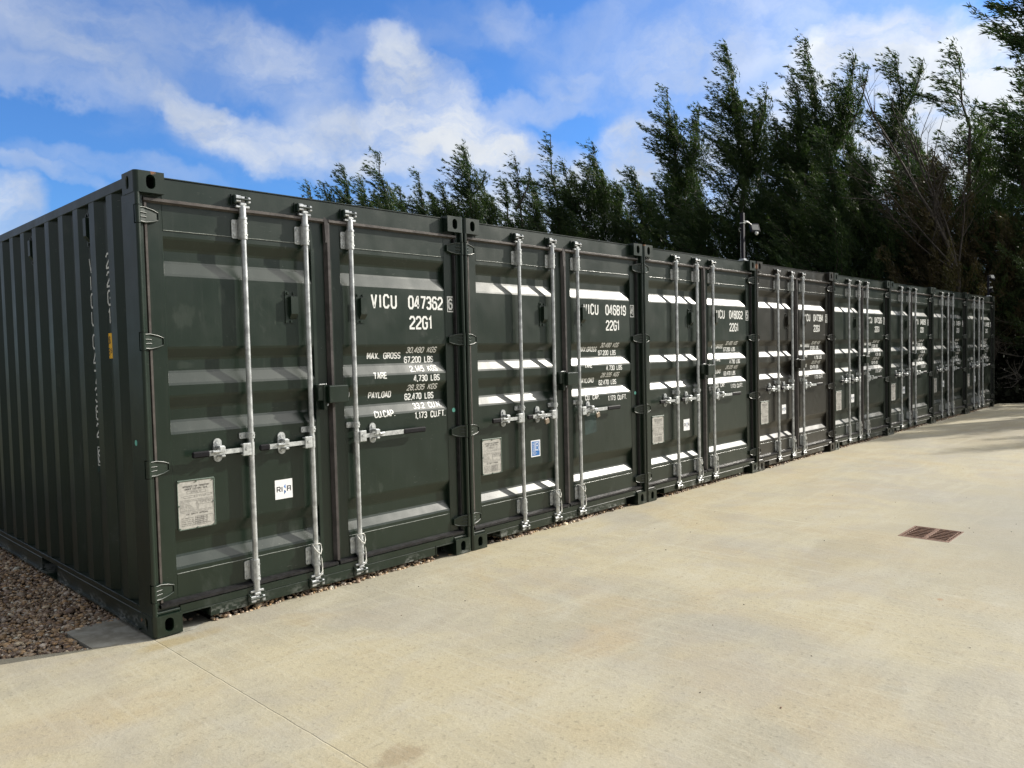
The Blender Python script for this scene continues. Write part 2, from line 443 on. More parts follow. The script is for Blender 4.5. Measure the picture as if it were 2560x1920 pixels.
def ribbon(pts, hw):
    n = len(pts); closed = (Vector(pts[0]) - Vector(pts[-1])).length < 1e-6
    P = [Vector(p) for p in pts]
    if closed: P = P[:-1]; n -= 1
    L = []; Rr = []
    for i in range(n):
        pr = P[(i - 1) % n] if (closed or i > 0) else None
        nx = P[(i + 1) % n] if (closed or i < n - 1) else None
        d1 = (P[i] - pr).normalized() if pr is not None else None
        d2 = (nx - P[i]).normalized() if nx is not None else None
        if d1 is None: d1 = d2
        if d2 is None: d2 = d1
        n1 = Vector((-d1.y, d1.x)); n2 = Vector((-d2.y, d2.x))
        m = n1 + n2
        if m.length < 1e-4: m = n1.copy()
        m.normalize(); k = hw / max(.45, m.dot(n1))
        L.append(P[i] + m * k); Rr.append(P[i] - m * k)
    quads = []
    for i in range(n if closed else n - 1):
        j = (i + 1) % n
        quads.append((L[i], L[j], Rr[j], Rr[i]))
    return quads
def text_quads(txt, x0, x1, z0, h, bold=0.135, gap=1.7):
    """flat quads (u,v) of a line of letters filling x0..x1, base z0, cap height h"""
    tot = sum(ADV.get(c, 4.0) for c in txt) + gap * (len(txt) - 1)
    s = h / 6.0; sx = (x1 - x0) / tot
    out = []; cur = 0.0; k = 0
    hw = h * bold / 2
    for c in txt:
        for st in G.get(c, []):
            pts = [(x0 + (cur + a) * sx, z0 + hw + b * (h - 2 * hw) / 6.0) for a, b in st]
            for q in ribbon(pts, hw): out.append((q, k))
            k = (k + 1) % 3
        cur += ADV.get(c, 4.0) + gap
    return out
def wrap_mesh(name, quads, breaks, fn, mat, axis=1):
    """slice flat quads at `breaks` of v (axis=1) or u (axis=0) and map through fn(u,v,layer)"""
    b = bmesh.new(); lay = b.faces.layers.int.new('k')
    for q, k in quads:
        f = b.faces.new([b.verts.new((p[0], p[1], k * 1.0)) for p in q])
    for br in breaks:
        co = (0, br, 0) if axis == 1 else (br, 0, 0)
        no = (0, 1, 0) if axis == 1 else (1, 0, 0)
        bmesh.ops.bisect_plane(b, geom=b.verts[:] + b.edges[:] + b.faces[:], plane_co=co, plane_no=no)
    for v in b.verts: v.co = fn(v.co.x, v.co.y, v.co.z)
    me = bpy.data.meshes.new(name); b.to_mesh(me); b.free()
    me.materials.append(mat); return me

# ------------------------------------------------------------------ the container
W, H, LEN, PITCH = 2.426, 2.591, 6.058, 2.4329
YO, YI = 0.060, 0.097
TR = [(2.244, 2.178, 2.108, 2.034), (1.619, 1.556, 1.481, 1.411), (1.340, 1.271, 1.197, 1.130), (0.574, 0.495, 0.415, 0.350)]
PROF = [(2.285, YO)]
for a, b_, c, d in TR:
    PROF += [(a, YO), (b_, YI), (c, YI), (d, YO)]
PROF.append((0.317, YO))
_P = [PROF[0]]
for (z0_, y0_), (z1_, y1_), (z2_, y2_) in zip(PROF, PROF[1:], PROF[2:]):
    a_ = min(.007 / max(abs(z0_ - z1_), .02), .3); b__ = min(.007 / max(abs(z2_ - z1_), .02), .3)
    _P += [(z1_ + (z0_ - z1_) * a_, y1_ + (y0_ - y1_) * a_), (z1_ + (z2_ - z1_) * b__, y1_ + (y2_ - y1_) * b__)]
_P.append(PROF[-1]); PROF = _P
def surf(z):
    for (z1, y1), (z0, y0) in zip(PROF, PROF[1:]):
        if z0 <= z <= z1: return y0 + (y1 - y0) * (z - z0) / (z1 - z0)
    return YO
ZB = [p[0] for p in PROF]

def stadium(cx, cz, hw, hh, n=7):
    pts = []
    for k in range(n + 1):
        a = math.pi * k / n; pts.append((cx + hw * math.cos(a), cz + (hh - hw) + hw * math.sin(a)))
    for k in range(n + 1):
        a = math.pi + math.pi * k / n; pts.append((cx + hw * math.cos(a), cz - (hh - hw) + hw * math.sin(a)))
    return pts
def holed(m, rect, hole, fn, depth, back=True):
    """rect (u0,u1,v0,v1) face with a hole loop, mapped by fn(u,v,d)"""
    u0, u1, v0, v1 = rect; n = len(hole)
    cu = sum(p[0] for p in hole) / n; cv = sum(p[1] for p in hole) / n
    outer = []
    for p in hole:
        du, dv = p[0] - cu, p[1] - cv
        t = min(((u1 - cu) / du if du > 1e-9 else 1e9), ((u0 - cu) / du if du < -1e-9 else 1e9),
                ((v1 - cv) / dv if dv > 1e-9 else 1e9), ((v0 - cv) / dv if dv < -1e-9 else 1e9))
        outer.append((cu + du * t, cv + dv * t))
    for c in ((u0, v0), (u0, v1), (u1, v0), (u1, v1)):          # snap nearest point to each corner
        i = min(range(n), key=lambda i: (outer[i][0] - c[0]) ** 2 + (outer[i][1] - c[1]) ** 2); outer[i] = c
    vs = [fn(*p, 0) for p in outer] + [fn(*p, 0) for p in hole]
    m.add(vs, [(i, (i + 1) % n, n + (i + 1) % n, n + i) for i in range(n)])
    # rounded lip, then the passage
    ins = [(cu + (p[0] - cu) * .90, cv + (p[1] - cv) * .93) for p in hole]
    vs = [fn(*p, 0) for p in hole] + [fn(*p, .006) for p in ins] + [fn(*p, depth) for p in ins]
    m.add(vs, [(i, (i + 1) % n, n + (i + 1) % n, n + i) for i in range(n)] + [(n + i, n + (i + 1) % n, 2 * n + (i + 1) % n, 2 * n + i) for i in range(n)])
    if back: m.add([fn(*p, depth) for p in ins], [list(range(n))])

def casting():
    m = MB(); w_, d_, h_, r = .162, .178, .118, .022
    holed(m, (r, w_, 0, h_), stadium(.088, .060, .025, .040), lambda u, v, d: (u, d, v), .12)
    holed(m, (r, d_, 0, h_), stadium(.100, .060, .022, .037), lambda u, v, d: (d, u, v), .05)
    arc = [(r - r * math.cos(a), r - r * math.sin(a)) for a in [math.pi / 2 * k / 4 for k in range(5)]]   # (x,y) from x=0,y=r to x=r,y=0
    arc = [(r - r * math.cos(math.pi / 2 * k / 4), r - r * math.sin(math.pi / 2 * k / 4)) for k in range(5)]
    vs = [(x, y, 0) for x, y in arc] + [(x, y, h_) for x, y in arc]
    m.add(vs, [(i, i + 1, 6 + i, 5 + i) for i in range(4)], True)
    plan = arc + [(w_, 0), (w_, d_), (0, d_)]
    for z in (0, h_): m.add([(x, y, z) for x, y in plan], [list(range(len(plan)))])
    m.add([(w_, 0, 0), (w_, d_, 0), (w_, d_, h_), (w_, 0, h_)], [(0, 1, 2, 3)])
    m.add([(0, d_, 0), (w_, d_, 0), (w_, d_, h_), (0, d_, h_)], [(0, 1, 2, 3)])
    return m
def castings():
    c = casting(); top_ = c.moved(0, 0, H - .118)
    # locally mirrored copies for the eight corners
    out = []
    for zt in (0, 1):
        for mx in (0, 1):
            for my in (0, 1):
                q = top_ if zt else c
                if mx: q = q.mirror_x(W)
                if my: q = q.flip(1, LEN)
                out.append(q.mesh('corner_casting', PAINT, recalc=False))
    return out

HZ = (2.353, 1.655, .945, .247)                  # hinge heights
def post():
    m = MB()
    z0, z1 = .118, H - .118
    # hollow post body with the side face to the long wall
    poly = [(.003, .034), (.003, .205), (.016, .214), (.090, .214), (.090, .110), (.056, .104), (.056, .044), (.052, .038), (.034, .036), (.034, .034)]
    m.prism(poly, 2, z0, z1)
    # rounded outer bar, interrupted where the hinge lugs sit
    cuts = [z0] + sum([[z - .052, z + .052] for z in sorted(HZ)], []) + [z1]
    for a, b_ in zip(cuts[0::2], cuts[1::2]):
        arc = [(.003, .033)] + [(.003 + .014 - .014 * math.cos(t), .014 - .014 * math.sin(t)) for t in [math.pi * k / 8 for k in range(9)]] + [(.031, .033)]
        arc = [(x, y + .001) for x, y in arc]
        m.prism(arc, 2, a, b_)
    for z in HZ:
        m.box(.004, .032, .0335, .050, z - .052, z + .052)
    return m
def hinge(z):
    m = MB()
    m.tube([(.016, .013, z - .047), (.016, .013, z + .047)], .0145, 14)
    m.tube([(.016, .013, z - .055), (.016, .013, z + .055)], .007, 8)
    # blade: root deep at the pin, tapering on to the door stile
    T = [(.020, .043), (.060, .046), (.105, .037), (.140, .024)]
    up = [(x, z + h) for x, h in T]; dn = [(x, z - h) for x, h in reversed(T)]
    yy = {0: .010, 1: .026, 2: .036, 3: .044}
    n = 4
    top_ = [(up[i][0], yy[i], up[i][1]) for i in range(n)]; bot = [(up[i][0], yy[i], z - T[i][1]) for i in range(n)]
    tb = [(p[0], .060, p[2]) for p in top_]; bb = [(p[0], .060, p[2]) for p in bot]
    vs = top_ + bot + tb + bb
    fs = [(i, i + 1, n + i + 1, n + i) for i in range(n - 1)]
    fs += [(i, i + 1, 2 * n + i + 1, 2 * n + i) for i in range(n - 1)] + [(n + i, n + i + 1, 3 * n + i + 1, 3 * n + i) for i in range(n - 1)]
    fs += [(0, n, 3 * n, 2 * n), (n - 1, 2 * n - 1, 4 * n - 1, 3 * n - 1)]
    m.add(vs, fs)
    for sgn in (1, -1):
        m.tube([(.018, .009, z + sgn * .038), (.058, .0235, z + sgn * .041), (.104, .0335, z + sgn * .032), (.139, .0415, z + sgn * .019)], [.0055, .0052, .0048, .003], 8)
    m.tube([(.139, .041, z + .020), (.139, .041, z - .020)], .004, 8)
    for dz in (.012, -.012):
        m.tube([(.026, .010, z + dz), (.066, .026, z + dz * .9)], .0038, 6)
    return m

def header():
    m = MB()
    m.box(.162, W - .162, .052, .10, 2.452, 2.572, .003)
    m.box(.050, .162, .056, .10, 2.452, H - .1181)
    m.box(W - .162, W - .050, .056, .10, 2.452, H - .1181)
    m.box(.165, W - .165, .047, .12, 2.5725, 2.578)
    return m
def sill():
    m = MB()
    y0 = .026
    z0, z1, zp = .036, .148, .100
    m.box(.162, W - .162, y0, .09, zp, z1, .003)
    m.box(.345, W - .345, y0 + .0005, .089, z0, zp, .003)
    for a in (.162, W - .345):                       # forklift pocket lips
        m.box(a, a + .183, y0 - .004, y0 + .03, zp - .007, zp + .001, .001)
    m.box(.338, .346, y0 - .004, .40, z0 + .001, zp - .007, .001)
    m.box(W - .346, W - .338, y0 - .004, .40, z0 + .001, zp - .007, .001)
    m.box(.050, .162, .040, .09, .1185, z1); m.box(W - .162, W - .050, .040, .09, .1185, z1)
    m.box(.03, .16, .02, .10, .1182, .135, .004); m.box(W - .16, W - .03, .02, .10, .1182, .135, .004)
    m.box(.10, W - .10, .05, LEN - .05, .148, .156)    # floor underside
    for yy in (.9, 1.9, 2.9, 3.9, 4.9): m.box(.10, W - .10, yy, yy + .05, .05, .1475)
    return m

X0 = [.165, 1.336]; X1 = [1.113, 2.262]
S0 = [.080, 1.255]; S1 = [1.208, W - .080]
def door_mesh(i):
    m = MB(); x0, x1, s0, s1 = X0[i], X1[i], S0[i], S1[i]
    n = len(PROF)
    # corrugated sheet, ends of the troughs closed by the stiles
    vs = [(x0 - .01, y, z) for z, y in PROF] + [(x1 + .01, y, z) for z, y in PROF]
    m.add(vs, [(k, k + 1, n + k + 1, n + k) for k in range(n - 1)])
    zt, zb = 2.430, .172
    m.box(s0, x0, .0575, .108, zb, zt, .002); m.box(x1, s1, .0575, .108, zb, zt, .002)
    m.box(x0, x1, .0582, .108, 2.282, zt, .0015); m.box(x0, x1, .0582, .108, zb, .320, .0015)
    return m
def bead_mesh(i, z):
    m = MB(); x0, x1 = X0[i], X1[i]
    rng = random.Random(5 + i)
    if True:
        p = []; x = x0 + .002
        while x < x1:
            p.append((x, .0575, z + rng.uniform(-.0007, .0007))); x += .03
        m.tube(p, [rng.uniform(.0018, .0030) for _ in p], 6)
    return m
def seal_mesh(i, which):
    m = MB(); s0, s1 = S0[i], S1[i]
    zt, zb = 2.430, .172
    def hexprof(c, hw, y0, y1):        # half hexagon
        return [(c - hw, y1), (c - hw, y1 - .006), (c - hw * .45, y0), (c + hw * .45, y0), (c + hw, y1 - .006), (c + hw, y1)]
    o = .024
    if i == 0: xa, xb = s0 - o, s1 + .016
    else: xa, xb = s0 - .016, s1 + o
    # top / bottom strips: profile in (y,z)
    for zc, hw, ya in (((2.443, .0155, .028),), ((.161, .0175, .020),), ())[which]:
        p = hexprof(zc, hw, ya, .062)
        m.prism([(y, z) for z, y in p], 0, xa, xb)
    if which < 2: return m
    # hinge-side strip
    c = s0 - .013 if i == 0 else s1 + .013
    m.prism(hexprof(c, .0135, .036, .066), 2, .180, 2.4265)
    return m
def centre_seal():
    m = MB()
    def hexprof(c, hw, y0, y1):
        return [(c - hw, y1), (c - hw, y1 - .006), (c - hw * .45, y0), (c + hw * .45, y0), (c + hw, y1 - .006), (c + hw, y1)]
    if True:
        m.prism(hexprof(1.231, .0215, .026, .064), 2, .180, 2.4270)
        m.prism([(1.209, .0275), (1.236, .0275), (1.236, .0330), (1.209, .0330)], 2, 2.30, 2.43)
        m.add([(1.200, .0262, 2.468), (1.228, .0240, 2.446), (1.234, .0252, 2.40), (1.228, .0262, 2.33), (1.211, .0268, 2.31), (1.206, .0268, 2.40)], [(0, 1, 2, 3, 4, 5)])
    return m

BX = (.632, 1.056, 1.402)                         # locking bars
BY = .024
def bar_mesh(x):
    m = MB()
    m.tube([(x, BY, .135), (x, BY, 2.470)], .0160, 18)
    m.tube([(x, BY, 2.398), (x, BY, 2.462)], .0205, 18); m.tube([(x, BY, .118), (x, BY, .186)], .0205, 18)
    m.tube([(x, BY, 2.388), (x, BY, 2.400)], .0265, 18); m.tube([(x, BY, .184), (x, BY, .196)], .0265, 18)
    for z, sg in ((2.470, 1), (.110, -1)):          # forked cam heads
        m.box(x - .020, x + .020, BY - .017, BY + .014, min(z, z + sg * .018), max(z, z + sg * .018), .004)
        m.box(x - .044, x + .044, BY - .010, BY + .012, min(z - sg * .014, z), max(z - sg * .014, z), .003)
        a, b_ = z + sg * .018, z + sg * .058
        m.box(x - .050, x - .012, BY - .020, BY + .006, min(a, b_) , max(a, b_), .005)
        m.box(x - .012, x + .016, BY - .014, BY + .004, min(a, b_) + .006, max(a, b_) - .004, .004)
        m.box(x + .028, x + .048, BY - .020, BY + .006, min(a, b_) - .002, max(a, b_) - .006, .005)
    return m
def keeper_mesh(x, j):
    m = MB()
    for z, sg in (((2.505, 1),), ((.075, -1),))[j]:
        y1 = .0525 if sg > 0 else .0265
        m.box(x - .058, x + .055, y1 - .008, y1, z - .034, z + .034, .002)
        m.box(x - .058, x - .040, BY - .020, y1 - .006, z - .028, z + .026, .006)
        m.box(x + .012, x + .030, BY - .018, y1 - .006, z - .024, z + .022, .005)
        m.tube([(x - .050, BY - .018, z), (x + .045, BY - .018, z)], .007, 8)
    return m
def bracket_mesh(x, j):
    m = MB()
    for za, zb in (((2.270, 2.392),), ((.190, .312),), ())[j]:
        m.prism(round_rect(x - .060, x - .016, za + .004, zb - .006, .010), 1, .050, .0572)
        m.prism(round_rect(x + .014, x + .040, za + .006, zb - .010, .008), 1, .050, .0572)
        n = 9
        arc = [(x + .0235 * math.cos(math.pi * k / n), BY - .0235 * math.sin(math.pi * k / n)) for k in range(n + 1)]
        m.prism([(x + .0235, .0505)] + arc + [(x - .0235, .0505)], 2, za, zb, True)
        for zz in (za + .024, zb - .028):
            m.tube([(x - .044, .0505, zz), (x - .044, .0445, zz)], .008, 8)
            m.tube([(x - .027, .0505, zz), (x - .027, .0465, zz)], .005, 8)
            m.tube([(x + .012, BY - .0185, zz), (x + .0135, BY - .0235, zz)], .0048, 8)
        m.tube([(x - .030, .050, (za + zb) / 2 - .034), (x - .030, .046, (za + zb) / 2 + .03)], .003, 6)
    if j < 2: return m
    z = 1.079
    m.prism(round_rect(x - .062, x - .016, z - .018, z + .018, .007), 1, .048, .0572)
    m.prism(round_rect(x + .014, x + .034, z - .020, z + .020, .007), 1, .044, .0572)
    n = 9
    arc = [(x + .0225 * math.cos(math.pi * k / n), BY - .0225 * math.sin(math.pi * k / n)) for k in range(n + 1)]
    m.prism([(x + .0225, .0505)] + arc + [(x - .0225, .0505)], 2, z - .018, z + .018, True)
    m.tube([(x - .046, .0505, z), (x - .046, .0435, z)], .009, 8)
    m.tube([(x + .010, BY - .018, z + .002), (x + .011, BY - .0235, z + .002)], .005, 8)
    return m
def round_rect(x0, x1, z0, z1, r, n=4):
    p = []
    for cx, cz, a0 in ((x1 - r, z1 - r, 0), (x0 + r, z1 - r, 90), (x0 + r, z0 + r, 180), (x1 - r, z0 + r, 270)):
        for k in range(n + 1):
            a = math.radians(a0 + 90 * k / n); p.append((cx + r * math.cos(a), cz + r * math.sin(a)))
    return p
# handle: (bar x, direction, catch x, end x, grip start x)
HD = [(BX[0], -1, .432, .258, .360), (BX[1], -1, .852, .676, .745), (BX[2], 1, 1.556, 1.996, 1.792)]
def handle_mesh(k):
    x, s, cx, ex, gx = HD[k]; m = MB(); z = .998
    a, b_ = sorted((x + s * .012, x + s * .066))
    m.box(a, b_, -.002, .010, z - .038, z + .038, .004)
    m.box(a, b_, .010, .034, z + .024, z + .034, .003); m.box(a, b_, .010, .034, z - .034, z - .024, .003)
    m.tube([((a + b_) / 2, -.006, z + .006), ((a + b_) / 2, .0, z + .006)], .010, 8)
    m.tube([(x, BY, z - .040), (x, BY, z + .040)], .0185, 14)
    # the flat bar, thickening where it passes the catch
    pts = [x + s * .05, cx - s * .06, cx, cx + s * .05, gx + s * .01]
    hs = [.013, .0135, .0135, .0150, .0150]
    ys = [.006, .008, .006, .003, .002]
    vs = []; 
    for px_, h, y in zip(pts, hs, ys):
        vs += [(px_, y, z - h), (px_, y, z + h), (px_, y + .010, z + h), (px_, y + .010, z - h)]
    fs = []
    for i in range(len(pts) - 1):
        for j in range(4): fs.append((4 * i + j, 4 * i + (j + 1) % 4, 4 * i + 4 + (j + 1) % 4, 4 * i + 4 + j))
    fs += [(0, 1, 2, 3), tuple(range(4 * len(pts) - 4, 4 * len(pts)))]
    m.add(vs, fs)
    return m
def grip_mesh(k):
    x, s, cx, ex, gx = HD[k]; z = .998; a, b_ = sorted((gx, ex))
    m = MB(); m.box(a, b_, -.005, .017, z - .0185, z + .0185, .007); return m
def catch_mesh(k):
    x, s, cx, ex, gx = HD[k]; z = 1.008; m = MB()
    m.prism(stadium(cx, z, .0255, .070, 8), 1, .050, .0595)
    m.tube([(cx, .050, z + .046), (cx, .044, z + .046)], .011, 8); m.tube([(cx, .050, z - .048), (cx, .044, z - .048)], .011, 8)
    # hasp over the bar and its lower lug
    m.box(cx - .017, cx + .017, -.010, .050, z + .010, z + .030, .005)
    m.box(cx - .017, cx + .019, -.014, -.004, z - .010, z + .026, .004)
    m.box(cx - .004, cx + .022, -.006, .050, z - .040, z - .026, .004)
    m.tube([(cx + s * .014, -.012, z - .004), (cx + s * .055, -.004, z - .002)], .009, 8)
    return m
def vent_mesh():
    m = MB()       # local: plate .077 x .208 centred on 0
    m.prism(round_rect(-.0385, .0385, -.104, .104, .008), 1, -.006, 0)
    vs = []
    A = [(-.012, .066, -.006), (.037, .066, -.006), (-.012, -.078, -.006), (.037, -.078, -.006),
         (-.012, .066, -.034), (.037, .066, -.034), (-.012, -.045, -.034), (.037, -.045, -.034)]
    m.add([(x, y, z) for x, z, y in A], [(4, 5, 7, 6), (0, 1, 5, 4), (6, 7, 3, 2), (0, 4, 6, 2), (1, 5, 7, 3)])
    for x, z in ((-.02, .087), (.022, .087), (.0, -.092)): m.tube([(x, -.006, z), (x, -.014, z)], .009, 8)
    return m
def vent_side():
    v = vent_mesh(); o = MB(); o.v = [(b_ , -a, c) for a, b_, c in v.v]; o.f = v.f; o.sm = v.sm; return o

# long walls: corrugation running along y
SP = [(.205, .038), (.287, .038)]
yy = .287
while yy < 5.60:
    SP += [(yy + .068, .004), (yy + .158, .004), (yy + .226, .038), (yy + .296, .038)]; yy += .296
SP = [p for p in SP if p[0] < LEN - .22] + [(LEN - .205, .038)]
def surfx(y):
    for (y0, a), (y1, b_) in zip(SP, SP[1:]):
        if y0 <= y <= y1: return a + (b_ - a) * (y - y0) / (y1 - y0)
    return .038
def side_wall():
    m = MB(); n = len(SP)
    vs = [(x, y, .146) for y, x in SP] + [(x, y, 2.515) for y, x in SP]
    m.add(vs, [(k, k + 1, n + k + 1, n + k) for k in range(n - 1)])
    return m
def top_rail():
    m = MB(); m.box(.0015, .062, .179, LEN - .179, 2.512, 2.570, .003); return m
def bottom_rail():
    m = MB()
    zb, zt = .018, .150
    P = (1.70, 2.06); Q = (LEN - 2.06, LEN - 1.70)
    segs = [(.179, P[0]), (P[1], Q[0]), (Q[1], LEN - .179)]
    m.box(.002, .050, .179, LEN - .179, .112, zt, .003)
    for a, b_ in segs: m.box(.0025, .049, a, b_, zb, .112, .003); m.box(-.012, .05, a, b_, zb - .004, zb + .006)
    for a in P + Q: m.box(.001, .5, a - .003, a + .003, zb, .111)
    for a, b_ in ((P[0], P[1]), (Q[0], Q[1])): m.box(-.012, .6, a, b_, zb - .004, zb + .003)
    rng = random.Random(9)
    p = [(-.001 + rng.uniform(-.001, .001), y, .151 + rng.uniform(-.002, .002)) for y in np.arange(.22, LEN - .2, .07)]
    m.tube(p, .0035, 5)
    return m
def roof():
    m = MB(); ys = [.12]; y = .2; prof = [(.12, 2.565)]
    while y < LEN - .35:
        prof += [(y, 2.545), (y + .09, 2.545), (y + .11, 2.565), (y + .19, 2.565)]; y += .21
    prof.append((LEN - .1, 2.565)); n = len(prof)
    m.add([(.05, a, b_) for a, b_ in prof] + [(W - .05, a, b_) for a, b_ in prof], [(k, k + 1, n + k + 1, n + k) for k in range(n - 1)])
    return m
def end_wall():
    m = MB(); n = 0; prof = [(.16, LEN - .03)]; x = .2
    while x < W - .40:
        prof += [(x, LEN - .03), (x + .07, LEN - .075), (x + .14, LEN - .075), (x + .21, LEN - .03)]; x += .28
    prof.append((W - .16, LEN - .03)); n = len(prof)
    m.add([(a, b_, .15) for a, b_ in prof] + [(a, b_, 2.50) for a, b_ in prof], [(k, k + 1, n + k + 1, n + k) for k in range(n - 1)])
    m.box(.16, W - .16, LEN - .07, LEN - .01, .02, .15); m.box(.16, W - .16, LEN - .08, LEN - .01, 2.50, 2.57)
    return m
def lockbox():
    m = MB()
    # open-fronted steel shroud on the right leaf and the keeper on the left
    m.box(1.152, 1.300, -.050, .0570, 1.244, 1.356, .004)
    m.box(1.156, 1.296, -.046, .0, 1.356, 1.359)
    m.box(1.092, 1.146, -.012, .0570, 1.262, 1.366, .003)
    m.box(1.128, 1.1515, -.018, .0570, 1.200, 1.366, .003)
    m.box(1.100, 1.1275, .030, .0570, 1.196, 1.262, .002)
    return m
def lockhook():
    m = MB()
    p = [(1.302, -.02, 1.284)] + [(1.311 + .010 * math.cos(a), -.02, 1.284 + .011 * math.sin(a)) for a in [math.pi * (1 + k / 6) for k in range(7)]] + [(1.322, -.02, 1.306)]
    m.tube(p, .0020, 6)
    m.tube([(1.096, -.02, 1.3685), (1.140, -.02, 1.3685)], .0035, 6); m.tube([(1.140, -.026, 1.372), (1.143, -.026, 1.366)], .005, 6)
    m.tube([(1.152, -.03, 1.240), (1.146, -.03, 1.228)], .004, 6)
    return m
def wire_mesh(x, seed):
    rng = random.Random(seed); m = MB()
    p = [(x - .026, .02, .325), (x - .010, -.002, .330), (x + .012, -.002, .329), (x + .028, .008, .318), (x + .026, -.003, .285), (x + .016, -.006, .262),
         (x + .020, -.006, .230), (x + .022, -.007, .195), (x + .024, -.008, .150), (x + .014, -.006, .125), (x + .004, -.006, .115)]
    m.tube(p, .0032, 6)
    m.tube([(x - .026, .02, .325), (x - .022, -.001, .300), (x - .004, -.006, .275), (x + .016, -.006, .262)], .0032, 6)
    m.tube([(x + .022, -.007, .230), (x + .026, -.007, .195), (x + .026, -.009, .130)], .0026, 6)
    return m
def plate_mesh():
    m = MB(); m.prism(round_rect(.188, .400, .570, .846, .006), 1, .0545, .0590); return m
def plate_rim():
    m = MB()
    m.tube([(.186, .0555, .850), (.402, .0555, .848)], .0052, 8); m.tube([(.402, .0555, .848), (.402, .0555, .567)], .0045, 8)
    m.tube([(.186, .0565, .850), (.186, .0565, .566)], .0030, 8); m.tube([(.186, .0570, .566), (.402, .0570, .566)], .0030, 8)
    for x, z in ((.193, .842), (.294, .840), (.393, .839), (.395, .710), (.191, .706), (.193, .574), (.296, .571), (.393, .572)):
        m.tube([(x, .0545, z), (x, .0500, z)], .0045, 8)
    return m
def plate_text():
    q = []
    def T(s, x0, x1, z0, h, b=.12): q.extend(text_quads(s, x0, x1, z0, h, b))
    def Ln(x0, z0, x1, z1, hw=.0007): q.extend([(r_, 0) for r_ in ribbon([(x0, z0), (x1, z1)], hw)])
    def Bx(x0, x1, z0, z1): Ln(x0, z0, x1, z0); Ln(x0, z1, x1, z1); Ln(x0, z0, x0, z1); Ln(x1, z0, x1, z1)
    T('APPROVED FOR TRANSPORT', .216, .374, .808, .0115, .15); T('UNDER CUSTOMS SEAL', .228, .364, .793, .0115, .15)
    Bx(.240, .350, .772, .787); T('APPROVAL NO.', .262, .324, .776, .007)
    T('TYPE', .201, .216, .752, .005); Bx(.220, .284, .749, .760); T('MANUFACTURERS', .292, .346, .756, .004); T('NO. OF THE CONTAINER', .292, .344, .749, .004); Bx(.348, .388, .752, .761)
    Ln(.196, .735, .392, .735)
    Bx(.197, .295, .672, .728); Bx(.302, .391, .672, .728)
    for k, s in enumerate(('OWNER NO.', 'OPERATED BY', 'THE OWNERS', 'REPAIR AND SERVICE', 'MAINTENANCE', 'INSPECTION')):
        T(s, .201, .250 + .006 * k, .7185 - .0085 * k, .0045)
    T('TIMBER COMPONENT TREATMENT', .308, .386, .7185, .0048); T('IMMUNITY AND PERIOD', .314, .378, .711, .0048); Ln(.302, .704, .391, .704)
    Ln(.196, .664, .392, .664)
    T('CSC SAFETY APPROVAL', .232, .362, .648, .0105, .15)
    for k, s in enumerate(('DATE MANUFACTURED', 'IDENTIFICATION NO.', 'MAXIMUM GROSS MASS', 'ALLOWABLE STACKING LOAD', 'RACKING TEST LOAD VALUE')):
        T(s, .202, .272 + .002 * k, .628 - .0105 * k, .0055); Bx(.283, .350, .6265 - .0105 * k, .6355 - .0105 * k)
        T(('2023', '0473626', '30480 KG', '192000 KG', '15240 KG')[k], .290, .335, .6285 - .0105 * k, .005)
    Bx(.356, .390, .590, .636)
    return wrap_mesh('plate_text', q, [], lambda u, v, k: (u, .0540 - .0001 * k, v), INK)
def rect_mesh(x0, x1, z0, z1, y, mat, name):
    m = MB(); m.box(x0, x1, y, .0597, z0, z1); return m.mesh(name, mat)
def rina(part):
    x0, x1, z0, z1 = .799, .922, .650, .773
    if part == 'card': return rect_mesh(x0, x1, z0, z1, .0588, STICK, 'sticker')
    if part == 'ink':
        q = []
        hw = .0032
        def S(pts): q.extend([(r_, len(q) % 3) for r_ in ribbon(pts, hw)])
        zb, zt = z0 + .046, z0 + .077
        S([(x0 + .014, zb), (x0 + .014, zt), (x0 + .031, zt), (x0 + .036, zt - .005), (x0 + .036, zt - .011), (x0 + .031, zt - .016), (x0 + .014, zt - .016)])
        S([(x0 + .026, zt - .016), (x0 + .037, zb)])
        S([(x0 + .048, zb), (x0 + .048, zt)])
        S([(x0 + .086, zb), (x0 + .086, zt), (x0 + .108, zt), (x0 + .108, zb)]); S([(x0 + .086, zt - .015), (x0 + .108, zt - .015)])
        return wrap_mesh('sticker_letters', q, [], lambda u, v, k: (u, .0584 - .00012 * k, v), INKD)
    if part == 'a':
        q = [(((x0 + .061, z0 + .076), (x0 + .073, z0 + .094), (x0 + .074, z0 + .063), (x0 + .067, z0 + .069)), 0)]
        return wrap_mesh('sticker_mark', q, [], lambda u, v, k: (u, .0584, v), BLUE1)
    q = [(((x0 + .063, z0 + .057), (x0 + .076, z0 + .045), (x0 + .064, z0 + .026), (x0 + .063, z0 + .040)), 0)]
    return wrap_mesh('sticker_mark', q, [], lambda u, v, k: (u, .0584, v), BLUE2)
